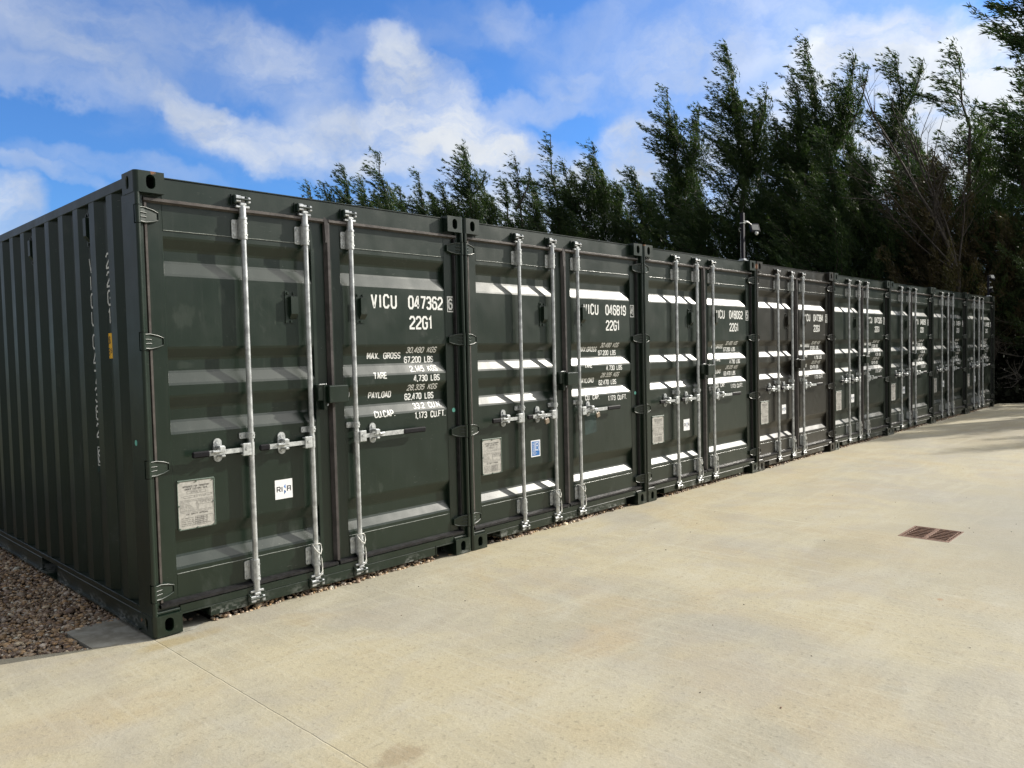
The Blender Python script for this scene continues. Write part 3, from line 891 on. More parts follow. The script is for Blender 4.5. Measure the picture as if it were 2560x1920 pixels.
def lr(part):
    x0, x1, z0, z1 = .769, .887, .644, .786
    if part == 'card': return rect_mesh(x0, x1, z0, z1, .0588, STICK, 'sticker')
    if part == 'blue':
        q = [(((x0 + .009, z0 + .009), (x1 - .009, z0 + .009), (x1 - .009, z1 - .009), (x0 + .009, z1 - .009)), 0)]
        return wrap_mesh('sticker_field', q, [], lambda u, v, k: (u, .0584, v), BLUE3)
    q = []
    def S(pts, hw=.0022): q.extend([(r_, len(q) % 3) for r_ in ribbon(pts, hw)])
    a, b_, c, d = x0 + .040, x1 - .014, z0 + .052, z1 - .016
    S([(a, c), (b_, c), (b_, d), (a, d), (a, c)], .0013)
    S([(a + .010, d - .008), (a + .010, c + .008), (b_ - .016, c + .008)], .0024)
    S([(a + .022, c + .014), (a + .022, d - .008), (b_ - .014, d - .008), (b_ - .010, d - .014), (b_ - .010, d - .022), (b_ - .016, d - .030), (a + .026, d - .031)], .0024)
    S([(b_ - .018, d - .031), (b_ - .006, c + .008)], .0024)
    t = text_quads('CERTIFIED', z0 + .050, z1 - .020, 0, .012, .14)
    for qd, k in t: q.append((tuple((x0 + .032 - p[1], p[0]) for p in qd), k))
    for k, s in enumerate(('CONTAINER', 'CERTIFICATION', 'SCHEME')):
        q.extend(text_quads(s, x0 + .014, x0 + .056 + .016 * (k == 1), z0 + .038 - .011 * k, .007, .15))
    return wrap_mesh('sticker_letters', q, [], lambda u, v, k: (u, .0581 - .00012 * k, v), STICK)

def fmap(u, v, k): return (u, surf(v) - .0011 - .00018 * k, v)
def fmap_frame(u, v, k): return (u, .0575 - .0011 - .00018 * k, v)
TABLE = [('MAX. GROSS', 1.562, 1.850, 1.521, .047), ('30,480 KGS', 1.902, 2.184, 1.560, .044), ('67,200 LBS', 1.890, 2.161, 1.487, .048),
         ('TARE', 1.588, 1.700, 1.381, .047), ('2,145 KGS', 1.926, 2.180, 1.421, .044), ('4,730 LBS', 1.946, 2.190, 1.349, .048),
         ('PAYLOAD', 1.561, 1.753, 1.244, .047), ('28,335 KGS', 1.898, 2.177, 1.284, .044), ('62,470 LBS', 1.884, 2.155, 1.214, .049),
         ('CU.CAP.', 1.586, 1.762, 1.108, .048), ('33.2 CU.M.', 1.946, 2.214, 1.146, .044), ('1,173 CU.FT.', 1.946, 2.240, 1.073, .050)]
TABLE2 = [('MAX.GROSS', 1.500, 1.750, 1.535, .047), ('30.480 KGS', 1.800, 2.080, 1.572, .044), ('67.200 LBS', 1.785, 2.060, 1.498, .048),
          ('TARE', 1.530, 1.640, 1.385, .047), ('2.145 KGS', 1.836, 2.080, 1.436, .044), ('4.730 LBS', 1.860, 2.110, 1.352, .048),
          ('PAYLOAD', 1.490, 1.700, 1.244, .047), ('28.335 KGS', 1.800, 2.080, 1.288, .044), ('62.470 LBS', 1.785, 2.060, 1.214, .049),
          ('CU. CAP.', 1.530, 1.740, 1.085, .048), ('33.2 CU.M.', 1.850, 2.120, 1.140, .044), ('1.173 CU.FT.', 1.880, 2.180, 1.060, .050)]
CONT = [  # serial, check, text shift, tone, marks
    ('047362', '6', 0.0, 0.0), ('046819', '4', -.056, 0.1), ('048062', '5', -.075, 0.15), ('047384', '2', -.085, 1.0),
    ('047326', '7', -.080, 0.25), ('048059', '0', -.105, 0.2), ('048041', '4', -.105, 0.3), ('048059', '5', -.105, 0.35)]
LABELS = [
    'nearest dark green shipping container, marked 047362 6, its ribbed side wall in view',
    'dark green container marked 046819 4 with a blue sticker and two padlocks on its doors',
    'dark green shipping container marked 048062 5 with the tall floodlight post on its roof corner',
    'brownish green shipping container marked 047384 2 with a rusty top left corner fitting',
    'dark green container marked 047326 7, on the far side of the brownish green one',
    'dark green shipping container marked 048059 0, third from the far end of the row',
    'dark green shipping container marked 048041 4, next to last in the row',
    'dark green container marked 048059 5 at the far end of the row']

def build_container(k):
    ser, chk, dx, tone = CONT[k]
    t = bpy.data.objects.new('shipping_container', None); COL.objects.link(t)
    t.location = (k * PITCH, 0, 0); t.empty_display_size = .3
    top(t, LABELS[k], 'shipping container', 'shipping containers in one row')
    def part(name, me, parent=t, **kw):
        return link(name, me, parent, tone=tone, **kw)
    for me in cached('cast', castings): part('corner_casting', me)
    part('corner_post', cached('pl', lambda: post().mesh('corner_post', PAINT)))
    part('corner_post', cached('pr', lambda: post().mirror_x(W).mesh('corner_post', PAINT)))
    part('corner_post', cached('pl2', lambda: post().flip(1, LEN).mesh('corner_post', PAINT)))
    part('corner_post', cached('pr2', lambda: post().mirror_x(W).flip(1, LEN).mesh('corner_post', PAINT)))
    part('header_beam', cached('hd', lambda: header().mesh('header_beam', PAINT)))
    part('door_sill', cached('sill', lambda: sill().mesh('door_sill', PAINT)))
    sw = part('side_wall', cached('swl', lambda: side_wall().mesh('side_wall', PAINT)))
    part('side_wall', cached('swr', lambda: side_wall().mirror_x(W).mesh('side_wall', PAINT)))
    part('top_rail', cached('trl', lambda: top_rail().mesh('top_rail', PAINT))); part('top_rail', cached('trr', lambda: top_rail().mirror_x(W).mesh('top_rail', PAINT)))
    part('bottom_rail', cached('brl', lambda: bottom_rail().mesh('bottom_rail', PAINT))); part('bottom_rail', cached('brr', lambda: bottom_rail().mirror_x(W).mesh('bottom_rail', PAINT)))
    part('roof', cached('roof', lambda: roof().mesh('roof', PAINT)))
    part('end_wall', cached('endw', lambda: end_wall().mesh('end_wall', PAINT)))
    for j, bx in enumerate(BX):
        for e in (0, 1): part('cam_keeper', cached(('kp', j, e), lambda: keeper_mesh(bx, e).mesh('cam_keeper', PAINT)))
    # doors
    dl = part('door', cached('dl', lambda: door_mesh(0).mesh('door', PAINT)))
    dr = part('door', cached('dr', lambda: door_mesh(1).mesh('door', PAINT)))
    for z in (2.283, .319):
        part('weld_line', cached(('bd', 0, z), lambda: bead_mesh(0, z).mesh('weld_line', BEAD)), dl)
        part('weld_line', cached(('bd', 1, z), lambda: bead_mesh(1, z).mesh('weld_line', BEAD)), dr)
    for e in (0, 1, 2):
        part('door_seal', cached(('sl', e), lambda: seal_mesh(0, e).mesh('door_seal', RUBBERD if e == 1 else RUBBER)), dl)
        part('door_seal', cached(('sr', e), lambda: seal_mesh(1, e).mesh('door_seal', RUBBERD if e else RUBBER)), dr)  # right hinge side takes the dark rubber to stand in for shade
    part('centre_seal', cached('cs', lambda: centre_seal().mesh('centre_seal', RUBBERM)), dl)
    for z in HZ:
        part('hinge', cached(('hl', z), lambda: hinge(z).mesh('hinge', PAINT)), dl)
        part('hinge', cached(('hr', z), lambda: hinge(z).mirror_x(W).mesh('hinge', PAINT)), dr)
    for j, bx in enumerate(BX):
        d = dl if j < 2 else dr
        part('locking_bar', cached(('bar', j), lambda: bar_mesh(bx).mesh('locking_bar', GALV)), d)
        for e in (0, 1, 2): part('bar_bracket', cached(('brk', j, e), lambda: bracket_mesh(bx, e).mesh('bar_bracket', GALVD)), d)
        part('door_handle', cached(('hnd', j), lambda: handle_mesh(j).mesh('door_handle', GALVD)), d)
        part('handle_grip', cached(('grp', j), lambda: grip_mesh(j).mesh('handle_grip', BLACK)), d)
        part('handle_catch', cached(('cat', j), lambda: catch_mesh(j).mesh('handle_catch', GALVD)), d)
        if j > 0: part('wire_seal', cached(('wire', j), lambda: wire_mesh(bx, j).mesh('wire_seal', NYLON)), d)
    vm_ = cached('vent', lambda: vent_mesh().mesh('ventilator', PAINT))
    v = part('ventilator', vm_, dl); v.location = (.952, YO, 1.871)
    v = part('ventilator', vm_, dr); v.location = (1.487, YO, 1.878)
    part('data_plate', cached('plate', lambda: plate_mesh().mesh('data_plate', PLATE)), dl)
    part('plate_rim', cached('platerim', lambda: plate_rim().mesh('plate_rim', PRIM)), dl)
    part('plate_text', cached('platetext', plate_text), dl)
    if k == 1:
        part('sticker', lr('card'), dl); part('sticker_field', lr('blue'), dl); part('sticker_letters', lr('ink'), dl)
    else:
        part('sticker', cached('rc', lambda: rina('card')), dl); part('sticker_letters', cached('ri', lambda: rina('ink')), dl)
        part('sticker_mark', cached('ra', lambda: rina('a')), dl); part('sticker_mark', cached('rb', lambda: rina('b')), dl)
    lb = part('lock_box', cached('lb', lambda: lockbox().mesh('lock_box', PAINT)))
    part('lock_hook', cached('lh', lambda: lockhook().mesh('lock_hook', GALVD)), lb)
    # writing on the right leaf
    q = text_quads('VICU', 1.588 + dx, 1.800 + dx, 1.880, .102, .145, 2.6)
    part('owner_code', wrap_mesh('owner_code', q, ZB, fmap, WHITE), dr)
    q = text_quads(ser, 1.918 + dx * .9, 2.238 + dx * .9, 1.880, .100, .15, 1.9)
    part('serial_number', wrap_mesh('serial_number', q, ZB, fmap, WHITE), dr)
    bx0, bx1 = (2.288, 2.352) if dx == 0 else ((2.262, 2.326) if k == 1 else (2.250, 2.314))
    q = text_quads(chk, bx0 + .016, bx1 - .016, 1.884, .088, .16)
    q += [(r_, 0) for r_ in ribbon([(bx0 + .003, 1.871), (bx1 - .003, 1.871), (bx1 - .003, 1.983), (bx0 + .003, 1.983), (bx0 + .003, 1.871)], .0042)]
    part('check_digit', wrap_mesh('check_digit', q, [], fmap_frame, WHITE), dr)
    q = text_quads('22G1', 1.925 + dx * .95, 2.126 + dx * .95, 1.733, .099, .15, 1.9)
    part('type_code', wrap_mesh('type_code', q, ZB, fmap, WHITE), dr)
    for s, x0, x1, z0, h in (TABLE2 if k in (1, 2) else TABLE):
        ddx = dx if k > 2 else 0
        if k == 2: ddx = -.02
        part('weight_line', cached(('wl', s, ddx, x0), lambda: wrap_mesh('weight_line', text_quads(s, x0 + ddx, x1 + ddx, z0, h, .165), ZB, fmap, WHITE)), dr)
    if k == 1:
        part('touch_up_patch', wrap_mesh('touch_up_patch', [(((1.515, .765), (1.690, .780), (1.685, .985), (1.510, .975)), 0)], ZB, lambda u, v, kk: (u, surf(v) - .0007, v), TOUCH), dr)
    if k in (0, 1):
        m = MB(); m.tube([(2.325, .0576, 1.113), (2.325, .0560, 1.113)], .0165, 20); part('dot_sticker', m.mesh('dot_sticker', TEAL), dr)
    if k == 0:
        def smap(u, v, kk):            # u runs along -y as read from outside
            y = -u; return (surfx(y) - .0011 - .00018 * kk, y, v)
        br = [-p[0] for p in SP]
        q = []
        for n_, ch in enumerate('VICU'): q += text_quads(ch, -.872, -.872 + (.05 if ch != 'I' else .018), 2.104 - .1105 * n_, .096, .13)
        for n_, ch in enumerate(ser): q += text_quads(ch, -.872, -.820, 1.628 - .1115 * n_, .096, .13)
        q += text_quads(chk, -.864, -.826, .912, .086, .16)
        q += [(r_, 0) for r_ in ribbon([(-.876, .898), (-.814, .898), (-.814, 1.012), (-.876, 1.012), (-.876, .898)], .003)]
        part('side_serial', wrap_mesh('side_serial', q, br, smap, WHITE, 0), sw)
        q = []
        for n_, ch in enumerate('22G1'): q += text_quads(ch, -.578, -.578 + (.052 if ch != '1' else .026), 2.104 - .1105 * n_, .096, .13)
        part('side_type_code', wrap_mesh('side_type_code', q, br, smap, WHITE, 0), sw)
        m = MB(); m.prism(round_rect(.536, .608, 1.568, 1.720, .008), 0, .0345, .0375); part('height_sticker', m.mesh('height_sticker', YEL), sw)
        q = text_quads('2.6', -.602, -.564, 1.655, .046, .15) + text_quads('8', -.598, -.576, 1.585, .046, .15) + text_quads("'6", -.568, -.544, 1.600, .028, .15)
        part('sticker_digits', wrap_mesh('sticker_digits', q, [], lambda u, v, kk: (.0342 - .0002 * kk, -u, v), INKD), sw)
        for a_, b2_, c_, d_ in ((-.885, -.80, .855, 1.005), (-2.06, -1.98, .60, .93)):
            part('touch_up_patch', wrap_mesh('touch_up_patch', [(((a_, c_), (b2_, c_), (b2_, d_), (a_, d_)), 0)], br, lambda u, v, kk: (surfx(-u) - .0007, -u, v), TOUCH, 0), sw)
        vs_ = vent_side().mesh('ventilator', PAINT)
        for y in (.838, 2.022):
            v = part('ventilator', vs_, sw); v.location = (.036, y, 2.372)
        m = MB(); m.tube([(.0035, .142, 1.088), (.0018, .142, 1.088)], .0165, 20); part('dot_sticker', m.mesh('dot_sticker', TEAL), t)
    return t
for k in range(8): build_container(k)

# ------------------------------------------------------------------ padlocks
def padlock(x, y, z, label):
    t = bpy.data.objects.new('padlock', None); COL.objects.link(t); t.location = (x, y, z)
    t.rotation_euler = (0, R(-14), 0)
    top(t, label, 'padlock', 'padlocks on the second container')
    m = MB(); m.box(-.024, .024, -.010, .010, -.058, -.014, .004); m.box(-.022, .022, -.0105, .0105, -.030, -.027)
    link('lock_body', m.mesh('lock_body', BRASS), t)
    m = MB(); m.tube([(-.015, 0, -.015), (-.015, 0, .006)] + [(-.015 * math.cos(a), 0, .006 + .015 * math.sin(a)) for a in [math.pi * k / 6 for k in range(1, 6)]] + [(.015, 0, .006), (.015, 0, -.015)], .0038, 8)
    link('shackle', m.mesh('shackle', GALV), t)
padlock(PITCH + .880, -.024, .985, 'small padlock hanging from the left door handle catch of the second container')
padlock(PITCH + 1.596, -.024, .985, 'small padlock hanging from the right door handle catch of the second container')

# ------------------------------------------------------------------ lamp posts on the roofs
def flood(name_t, x, y, z, label, kind):
    t = bpy.data.objects.new('floodlight_post', None); COL.objects.link(t); t.location = (x, y, z)
    top(t, label, 'floodlight', 'floodlight posts on the container roofs')
    m = MB(); m.box(-.085, .065, -.06, .06, 0, .008, .002); m.box(-.034, .034, -.034, .034, .008, .030, .004)
    link('base_plate', m.mesh('base_plate', GALV), t)
    hh = .585 if kind == 0 else .50
    m = MB(); m.box(-.021, .021, -.021, .021, .03, hh, .003)
    link('post', m.mesh('post', POLE), t)
    if kind == 0:
        m = MB(); m.box(-.03, .10, -.034, -.024, .478, .486); m.box(.02, .085, -.040, -.020, .470, .490, .004); m.tube([(.085, -.03, .480), (.15, -.04, .455)], .006, 8); m.box(-.026, .030, -.028, .028, .455, .470, .002)
        link('bracket', m.mesh('bracket', GALVD), t)
        lx, lz = .195, .395
    else:
        m = MB(); m.box(-.03, .10, -.034, -.024, .45, .458); m.box(-.06, -.02, -.06, -.02, .20, .21)
        link('bracket', m.mesh('bracket', GALVD), t)
        lx, lz = .07, .44
    hd = bpy.data.objects.new('lamp_head', None)
    m = MB(); m.box(-.062, .062, -.016, .016, -.056, .056, .005)
    for j in range(6): m.box(-.05, .05, .016, .028, -.045 + j * .017, -.041 + j * .017)
    h = link('lamp_head', m.mesh('lamp_head', POLE), t, (lx, -.06, lz + .02)); h.rotation_euler = (R(-24), R(0), R(-32))
    m = MB(); m.box(-.046, .046, -.0185, -.0165, -.038, .038)
    link('lens', m.mesh('lens', LED), h)
    m = MB(); m.tube([(0, 0, -.056), (0, -.01, -.075)], .012, 10); m.tube([(0, -.01, -.075), (0, -.014, -.098)], [.022, .015], 12)
    s_ = link('motion_sensor', m.mesh('motion_sensor', PLAST if kind == 0 else POLE), h)
    if kind == 0:
        m = MB(); p = [(-.022, .012, .40)] + [(-.045 + .025 * math.cos(a), .012, .38 + .022 * math.sin(a)) for a in [k * math.pi / 5 for k in range(1, 10)]] + [(-.026, .012, .30), (-.030, .012, .15), (-.024, .012, .03)]
        m.tube(p, .0026, 6); link('cable', m.mesh('cable', GALVD), t)
    else:
        m = MB(); m.box(-.065, .0, -.085, -.03, .19, .225, .008); m.box(-.02, .05, -.05, -.02, .33, .35, .005)
        link('camera_arm', m.mesh('camera_arm', GALVD), t)
        m = MB(); m.tube([(.03, -.05, .10), (.03, -.05, .13), (.03, -.05, .165)], [.052, .05, .03], 14); m.tube([(.03, -.055, .165), (.03, -.055, .185)], .03, 12)
        link('dome_camera', m.mesh('dome_camera', BLACK), t)
    return t
flood('a', 7.165, .11, 2.5915, 'floodlight on a tall black post standing on the third container', 0)
flood('b', 19.36, .11, 2.5915, 'floodlight and dome camera on a short black post at the far end of the row', 1)

# ------------------------------------------------------------------ ground
def mat_concrete():
    m, t, p = newmat('yard_concrete')
    pos = geo(t)
    sep = t.new('ShaderNodeSeparateXYZ'); t.l.new(pos, sep.inputs[0])
    big = t.noise(t.mapping(pos, scale=(1, .8, 1)), .55, 5, .6, .8)
    mid = t.noise(t.mapping(pos, scale=(.7, 1.6, 1), rot=(0, 0, .25)), 2.1, 5, .62, .6)
    c = t.mix(t.ramp(big, .40, .60), (.375, .345, .262), (.440, .392, .270))
    c = t.mix(t.math('MULTIPLY', t.ramp(mid, .45, .72), .55), c, (.46, .435, .355))
    st = t.noise(t.mapping(pos, scale=(1, .65, 1), loc=(4, 2, 0)), .95, 6, .62, 1.2)
    c = t.mix(t.math('MULTIPLY', t.ramp(st, .50, .64), .45), c, (.42, .345, .215))
    gp = t.noise(t.mapping(pos, loc=(9, 1, 0)), .8, 4, .6, .6)
    c = t.mix(t.math('MULTIPLY', t.ramp(gp, .46, .68), .25), c, (.30, .30, .265))
    # stains and wide tone patches with a place of their own
    for ce, ra, col, k, wob in (((-.55, -.75, 0), (.75, .42, 1), (.44, .34, .19), .30, .9), ((.13, -2.02, 0), (.22, .13, 1), (.24, .17, .10), .50, 2.4),
                                ((4.1, -2.2, 0), (1.3, .45, 1), (.31, .265, .175), .45, 1.1), ((.1, -.12, 0), (.45, .12, 1), (.34, .27, .13), .6, 1.0),
                                ((1.6, -1.9, 0), (.6, .3, 1), (.42, .31, .17), .35, .9), ((14, -1.5, 0), (6, 1.6, 1), (.27, .235, .17), .55, .9),
                                ((3.43, -3.05, 0), (.045, .03, 1), (.36, .20, .10), .7, .6), ((7.5, -.45, 0), (5, .30, 1), (.46, .40, .27), .4, 1.0)):
        g_ = t.math('ADD', gblob(t, pos, ce, ra), t.math('MULTIPLY', t.math('SUBTRACT', t.noise(pos, 1.6 / max(ra[0], .1) + 1.0, 5, .65), .5), wob))
        c = t.mix(t.math('MULTIPLY', t.ramp(g_, .18, .8), k), c, col)
    # fine sandy grain
    gr = t.noise(pos, 120, 3, .65); gr2 = t.noise(pos, 42, 4, .6)
    c = t.mix(t.ramp(gr, .30, .70, .0, .50, False), c, t.mix(1.0, c, (1.32, 1.32, 1.32, 1), 'MULTIPLY'))
    c = t.mix(t.ramp(gr2, .56, .70, 0, .42), c, (.17, .16, .115))
    pit = t.new('ShaderNodeTexVoronoi'); pit.inputs['Scale'].default_value = 26; t.l.new(pos, pit.inputs['Vector'])
    pm = t.math('MULTIPLY', t.ramp(pit.outputs['Distance'], .075, .03), t.ramp(t.noise(pos, 7, 2), .56, .68))
    c = t.mix(t.math('MULTIPLY', pm, .25), c, (.12, .11, .09))
    # trowel and broom drags
    dr = t.noise(t.mapping(pos, scale=(6, .35, 1), rot=(0, 0, .95)), 5, 4, .6)
    c = t.mix(t.math('MULTIPLY', t.ramp(dr, .52, .66), .22), c, (.56, .53, .43))
    # joints
    wob = t.math('MULTIPLY', t.math('SUBTRACT', t.noise(pos, 9, 3), .5), .012)
    jm = None
    for x0 in (0.0, 9.85, 14.8):
        d = t.math('ABSOLUTE', t.math('ADD', t.math('SUBTRACT', sep.outputs[0], x0), wob))
        k = t.ramp(d, .0045, .0015); jm = k if jm is None else t.math('MAXIMUM', jm, k)
    c = t.mix(t.math('MULTIPLY', jm, .16), c, (.20, .18, .13))
    d = t.math('ABSOLUTE', t.math('ADD', t.math('SUBTRACT', sep.outputs[0], 4.93), t.math('MULTIPLY', wob, 2.0)))
    k = t.math('MULTIPLY', t.ramp(d, .022, .004), t.ramp(t.noise(pos, 3, 4), .40, .62))
    c = t.mix(t.math('MULTIPLY', k, .6), c, (.56, .52, .40))
    d = t.math('ABSOLUTE', t.math('ADD', t.math('SUBTRACT', sep.outputs[0], 3.55), t.math('MULTIPLY', wob, 6.0)))
    k = t.math('MULTIPLY', t.ramp(d, .03, .004), t.ramp(t.noise(t.vm('ADD', pos, (3, 3, 0)), 2, 4), .45, .60))
    c = t.mix(t.math('MULTIPLY', k, .4), c, (.56, .52, .41))
    arc_n = t.noise(t.mapping(pos, scale=(1.6, .35, 1), rot=(0, 0, -.55)), 3.2, 5, .66, 1.5)
    c = t.mix(t.math('MULTIPLY', t.ramp(arc_n, .52, .62), .14), c, (.30, .275, .205))
    arc_m = t.noise(t.mapping(pos, scale=(.4, 1.9, 1), rot=(0, 0, .35), loc=(2, 7, 0)), 2.4, 6, .68, 1.0)
    c = t.mix(t.math('MULTIPLY', t.ramp(arc_m, .47, .66), .34), c, (.53, .49, .37))
    lil = t.noise(t.mapping(pos, loc=(5, 5, 0)), 1.3, 4, .6, .8)
    c = t.mix(t.math('MULTIPLY', t.ramp(lil, .46, .66), .32), c, (.355, .335, .305))
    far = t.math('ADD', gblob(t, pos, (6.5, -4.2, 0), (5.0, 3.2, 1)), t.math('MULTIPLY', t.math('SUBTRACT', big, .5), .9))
    c = t.mix(t.math('MULTIPLY', t.ramp(far, .0, .9), .85), c, (.315, .298, .240))  # dimmer light on the right of the yard painted in as greyer concrete
    c = t.mix(1.0, c, (.80, .805, .80, 1), 'MULTIPLY')
    t.put(p.inputs['Base Color'], c)
    t.put(p.inputs['Roughness'], t.ramp(big, .3, .7, .78, .92))
    p.inputs['Specular IOR Level'].default_value = .3
    nb = t.bump(t.math('MULTIPLY', jm, -1.0), .002, 1.0)
    nb = t.bump(gr2, .004, .5, nb)
    nb = t.bump(gr, .0016, .7, nb)
    nb = t.bump(mid, .02, .25, nb)
    t.put(p.inputs['Normal'], nb)
    return m
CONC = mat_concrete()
def mat_pad():
    m, t, p = newmat('pad_concrete'); pos = geo(t)
    n = t.noise(pos, 6, 6, .65, .5)
    c = t.mix(t.ramp(n, .35, .68), (.22, .21, .17), (.38, .375, .33))
    c = t.mix(t.math('MULTIPLY', t.ramp(t.noise(pos, 2.6, 4, .6, 1), .5, .66), .55), c, (.13, .105, .055))
    t.put(p.inputs['Base Color'], c); p.inputs['Roughness'].default_value = .75
    t.put(p.inputs['Normal'], t.bump(t.noise(pos, 60, 4, .6), .002, .6)); return m
PAD = mat_pad()
def mat_bed():
    m, t, p = newmat('gravel_bed'); pos = geo(t)
    v = t.new('ShaderNodeTexVoronoi'); v.inputs['Scale'].default_value = 55; t.l.new(pos, v.inputs['Vector'])
    c = t.mix(t.ramp(t.noise(pos, 30, 3), .35, .65), (.045, .036, .026), (.13, .105, .08))
    t.put(p.inputs['Base Color'], c); p.inputs['Roughness'].default_value = .9
    t.put(p.inputs['Normal'], t.bump(v.outputs['Distance'], .01, .8)); return m
def mat_soil():
    m, t, p = newmat('field_soil'); pos = geo(t)
    c = t.mix(t.ramp(t.noise(pos, .25, 6, .65), .35, .65), (.045, .055, .022), (.085, .075, .04))
    c = t.mix(t.ramp(t.noise(pos, 4, 5, .7), .4, .7), c, (.03, .038, .016))
    t.put(p.inputs['Base Color'], c); p.inputs['Roughness'].default_value = .95
    t.put(p.inputs['Normal'], t.bump(t.noise(pos, 9, 5, .7), .06, .8)); return m
SOIL = mat_soil()

m = MB(); g_ = 900
m.add([(-g_, -g_, -.13), (g_, -g_, -.13), (g_, g_, -.13), (-g_, g_, -.13)], [(0, 1, 2, 3)])
link('ground', m.mesh('ground', SOIL), kind='structure')
# gravel bed under and round the containers
m = MB(); m.box(-3.4, 20.3, -.30, 6.9, -.125, -.035)
link('gravel_bed', m.mesh('gravel_bed', mat_bed()), kind='structure')

rng = random.Random(4)
# yard slab with a hole for the drain
def edge_y(x):
    return .050 + .010 * math.sin(x * 3.1) + .007 * math.sin(x * 7.7 + 1)
outer = [(-9, -20), (28, -20), (24.5, -4.8), (20.95, -.55), (20.45, .10), (19.9, .13)]
x = 19.55
pads = []
while x > .30:
    outer.append((x, edge_y(x) + rng.uniform(-.004, .004))); x -= .13
outer += [(.22, -.012), (.05, -.008), (-.02, -.004), (-.15, .062), (-.281, .133), (-.42, .212), (-.654, .350), (-.95, .53), (-1.6, .90), (-3.4, 1.9), (-9, 4.6)]
GX0, GX1, GY0, GY1 = 4.925, 5.372, -2.716, -2.344
hole = [(GX0, GY0), (GX1, GY0), (GX1, GY1), (GX0, GY1)]
bm = bmesh.new()
def loop(pts, z):
    vs = [bm.verts.new((a, b_, z)) for a, b_ in pts]
    es = [bm.edges.new((vs[i], vs[(i + 1) % len(vs)])) for i in range(len(vs))]
    return vs, es
SZ = -.003
vo, eo = loop(outer, SZ); vh, eh = loop(hole, SZ)
bmesh.ops.triangle_fill(bm, use_beauty=True, use_dissolve=False, edges=eo + eh)
vo2 = [bm.verts.new((v.co.x, v.co.y, -.12)) for v in vo]
for i in range(len(vo)):
    j = (i + 1) % len(vo); bm.faces.new((vo[i], vo[j], vo2[j], vo2[i]))
vh2 = [bm.verts.new((v.co.x, v.co.y, -.12)) for v in vh]
for i in range(4):
    j = (i + 1) % 4; bm.faces.new((vh[i], vh[j], vh2[j], vh2[i]))
bmesh.ops.recalc_face_normals(bm, faces=bm.faces)
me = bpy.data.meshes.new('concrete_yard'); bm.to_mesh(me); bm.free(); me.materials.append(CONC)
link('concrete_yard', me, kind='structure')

# footing pads under the corners
def pad(poly, z):
    m = MB(); m.prism(poly, 2, -.12, z); return link('concrete_pad', m.mesh('concrete_pad', PAD), kind='structure')
pad([(-.290, .544), (-.272, .150), (-.150, .072), (-.02, .006), (.22, .004), (.36, .060), (.37, .60), (-.064, .572)], -.006)
for k in range(1, 9):
    xc = k * PITCH
    pad([(xc - .36, .052), (xc + .34 if k < 8 else xc + .3, .056), (xc + .33 if k < 8 else xc + .3, .60), (xc - .35, .60)], -.008)
for y in (5.3,):
    for k in range(0, 9):
        xc = k * PITCH
        pad([(xc - .30, y), (xc + .30, y), (xc + .30, y + .9), (xc - .30, y + .9)], -.008)

# drain
t = bpy.data.objects.new('drain_grate', None); COL.objects.link(t); t.location = ((GX0 + GX1) / 2, (GY0 + GY1) / 2, SZ)
top(t, 'rusty square iron drain grate set in the concrete yard', 'drain')
hx, hy = (GX1 - GX0) / 2, (GY1 - GY0) / 2
m = MB()
m.box(-hx, hx, -hy, -hy + .014, -.03, .002, .002); m.box(-hx, hx, hy - .014, hy, -.03, .002, .002)
m.box(-hx, -hx + .040, -hy + .014, hy - .014, -.03, .002, .002); m.box(hx - .024, hx, -hy + .014, hy - .014, -.03, .002, .002)
link('frame', m.mesh('frame', IRON), t)
m = MB()
for i in range(7):
    xx = -hx + .066 + i * (2 * hx - .118) / 6
    pts = []
    nn = 26
    for j in range(nn + 1):
        y = -hy + .024 + (2 * hy - .048) * j / nn; pts.append((xx + .004 * math.sin(j * 1.4), y))
    for (xa, ya), (xb, yb) in zip(pts, pts[1:]):
        m.add([(xa - .0085, ya, -.022), (xa + .0085, ya, -.022), (xb + .0085, yb, -.022), (xb - .0085, yb, -.022),
               (xa - .0085, ya, .0015), (xa + .0085, ya, .0015), (xb + .0085, yb, .0015), (xb - .0085, yb, .0015)],
              [(4, 5, 6, 7), (0, 1, 5, 4), (2, 3, 7, 6), (1, 2, 6, 5), (0, 3, 7, 4)])
m.box(-hx + .04, hx - .024, -.016, .016, -.024, .0022, .002)
m.box(-hx + .04, hx - .024, -hy + .026, -hy + .036, -.024, .0005, .002)
m.box(-hx + .04, hx - .024, hy - .038, hy - .028, -.024, .0005, .002)
link('bars', m.mesh('bars', IRON), t)
m = MB(); m.box(-hx, hx, -hy, hy, -.119, -.110)
link('gully', m.mesh('gully', VOID), t)

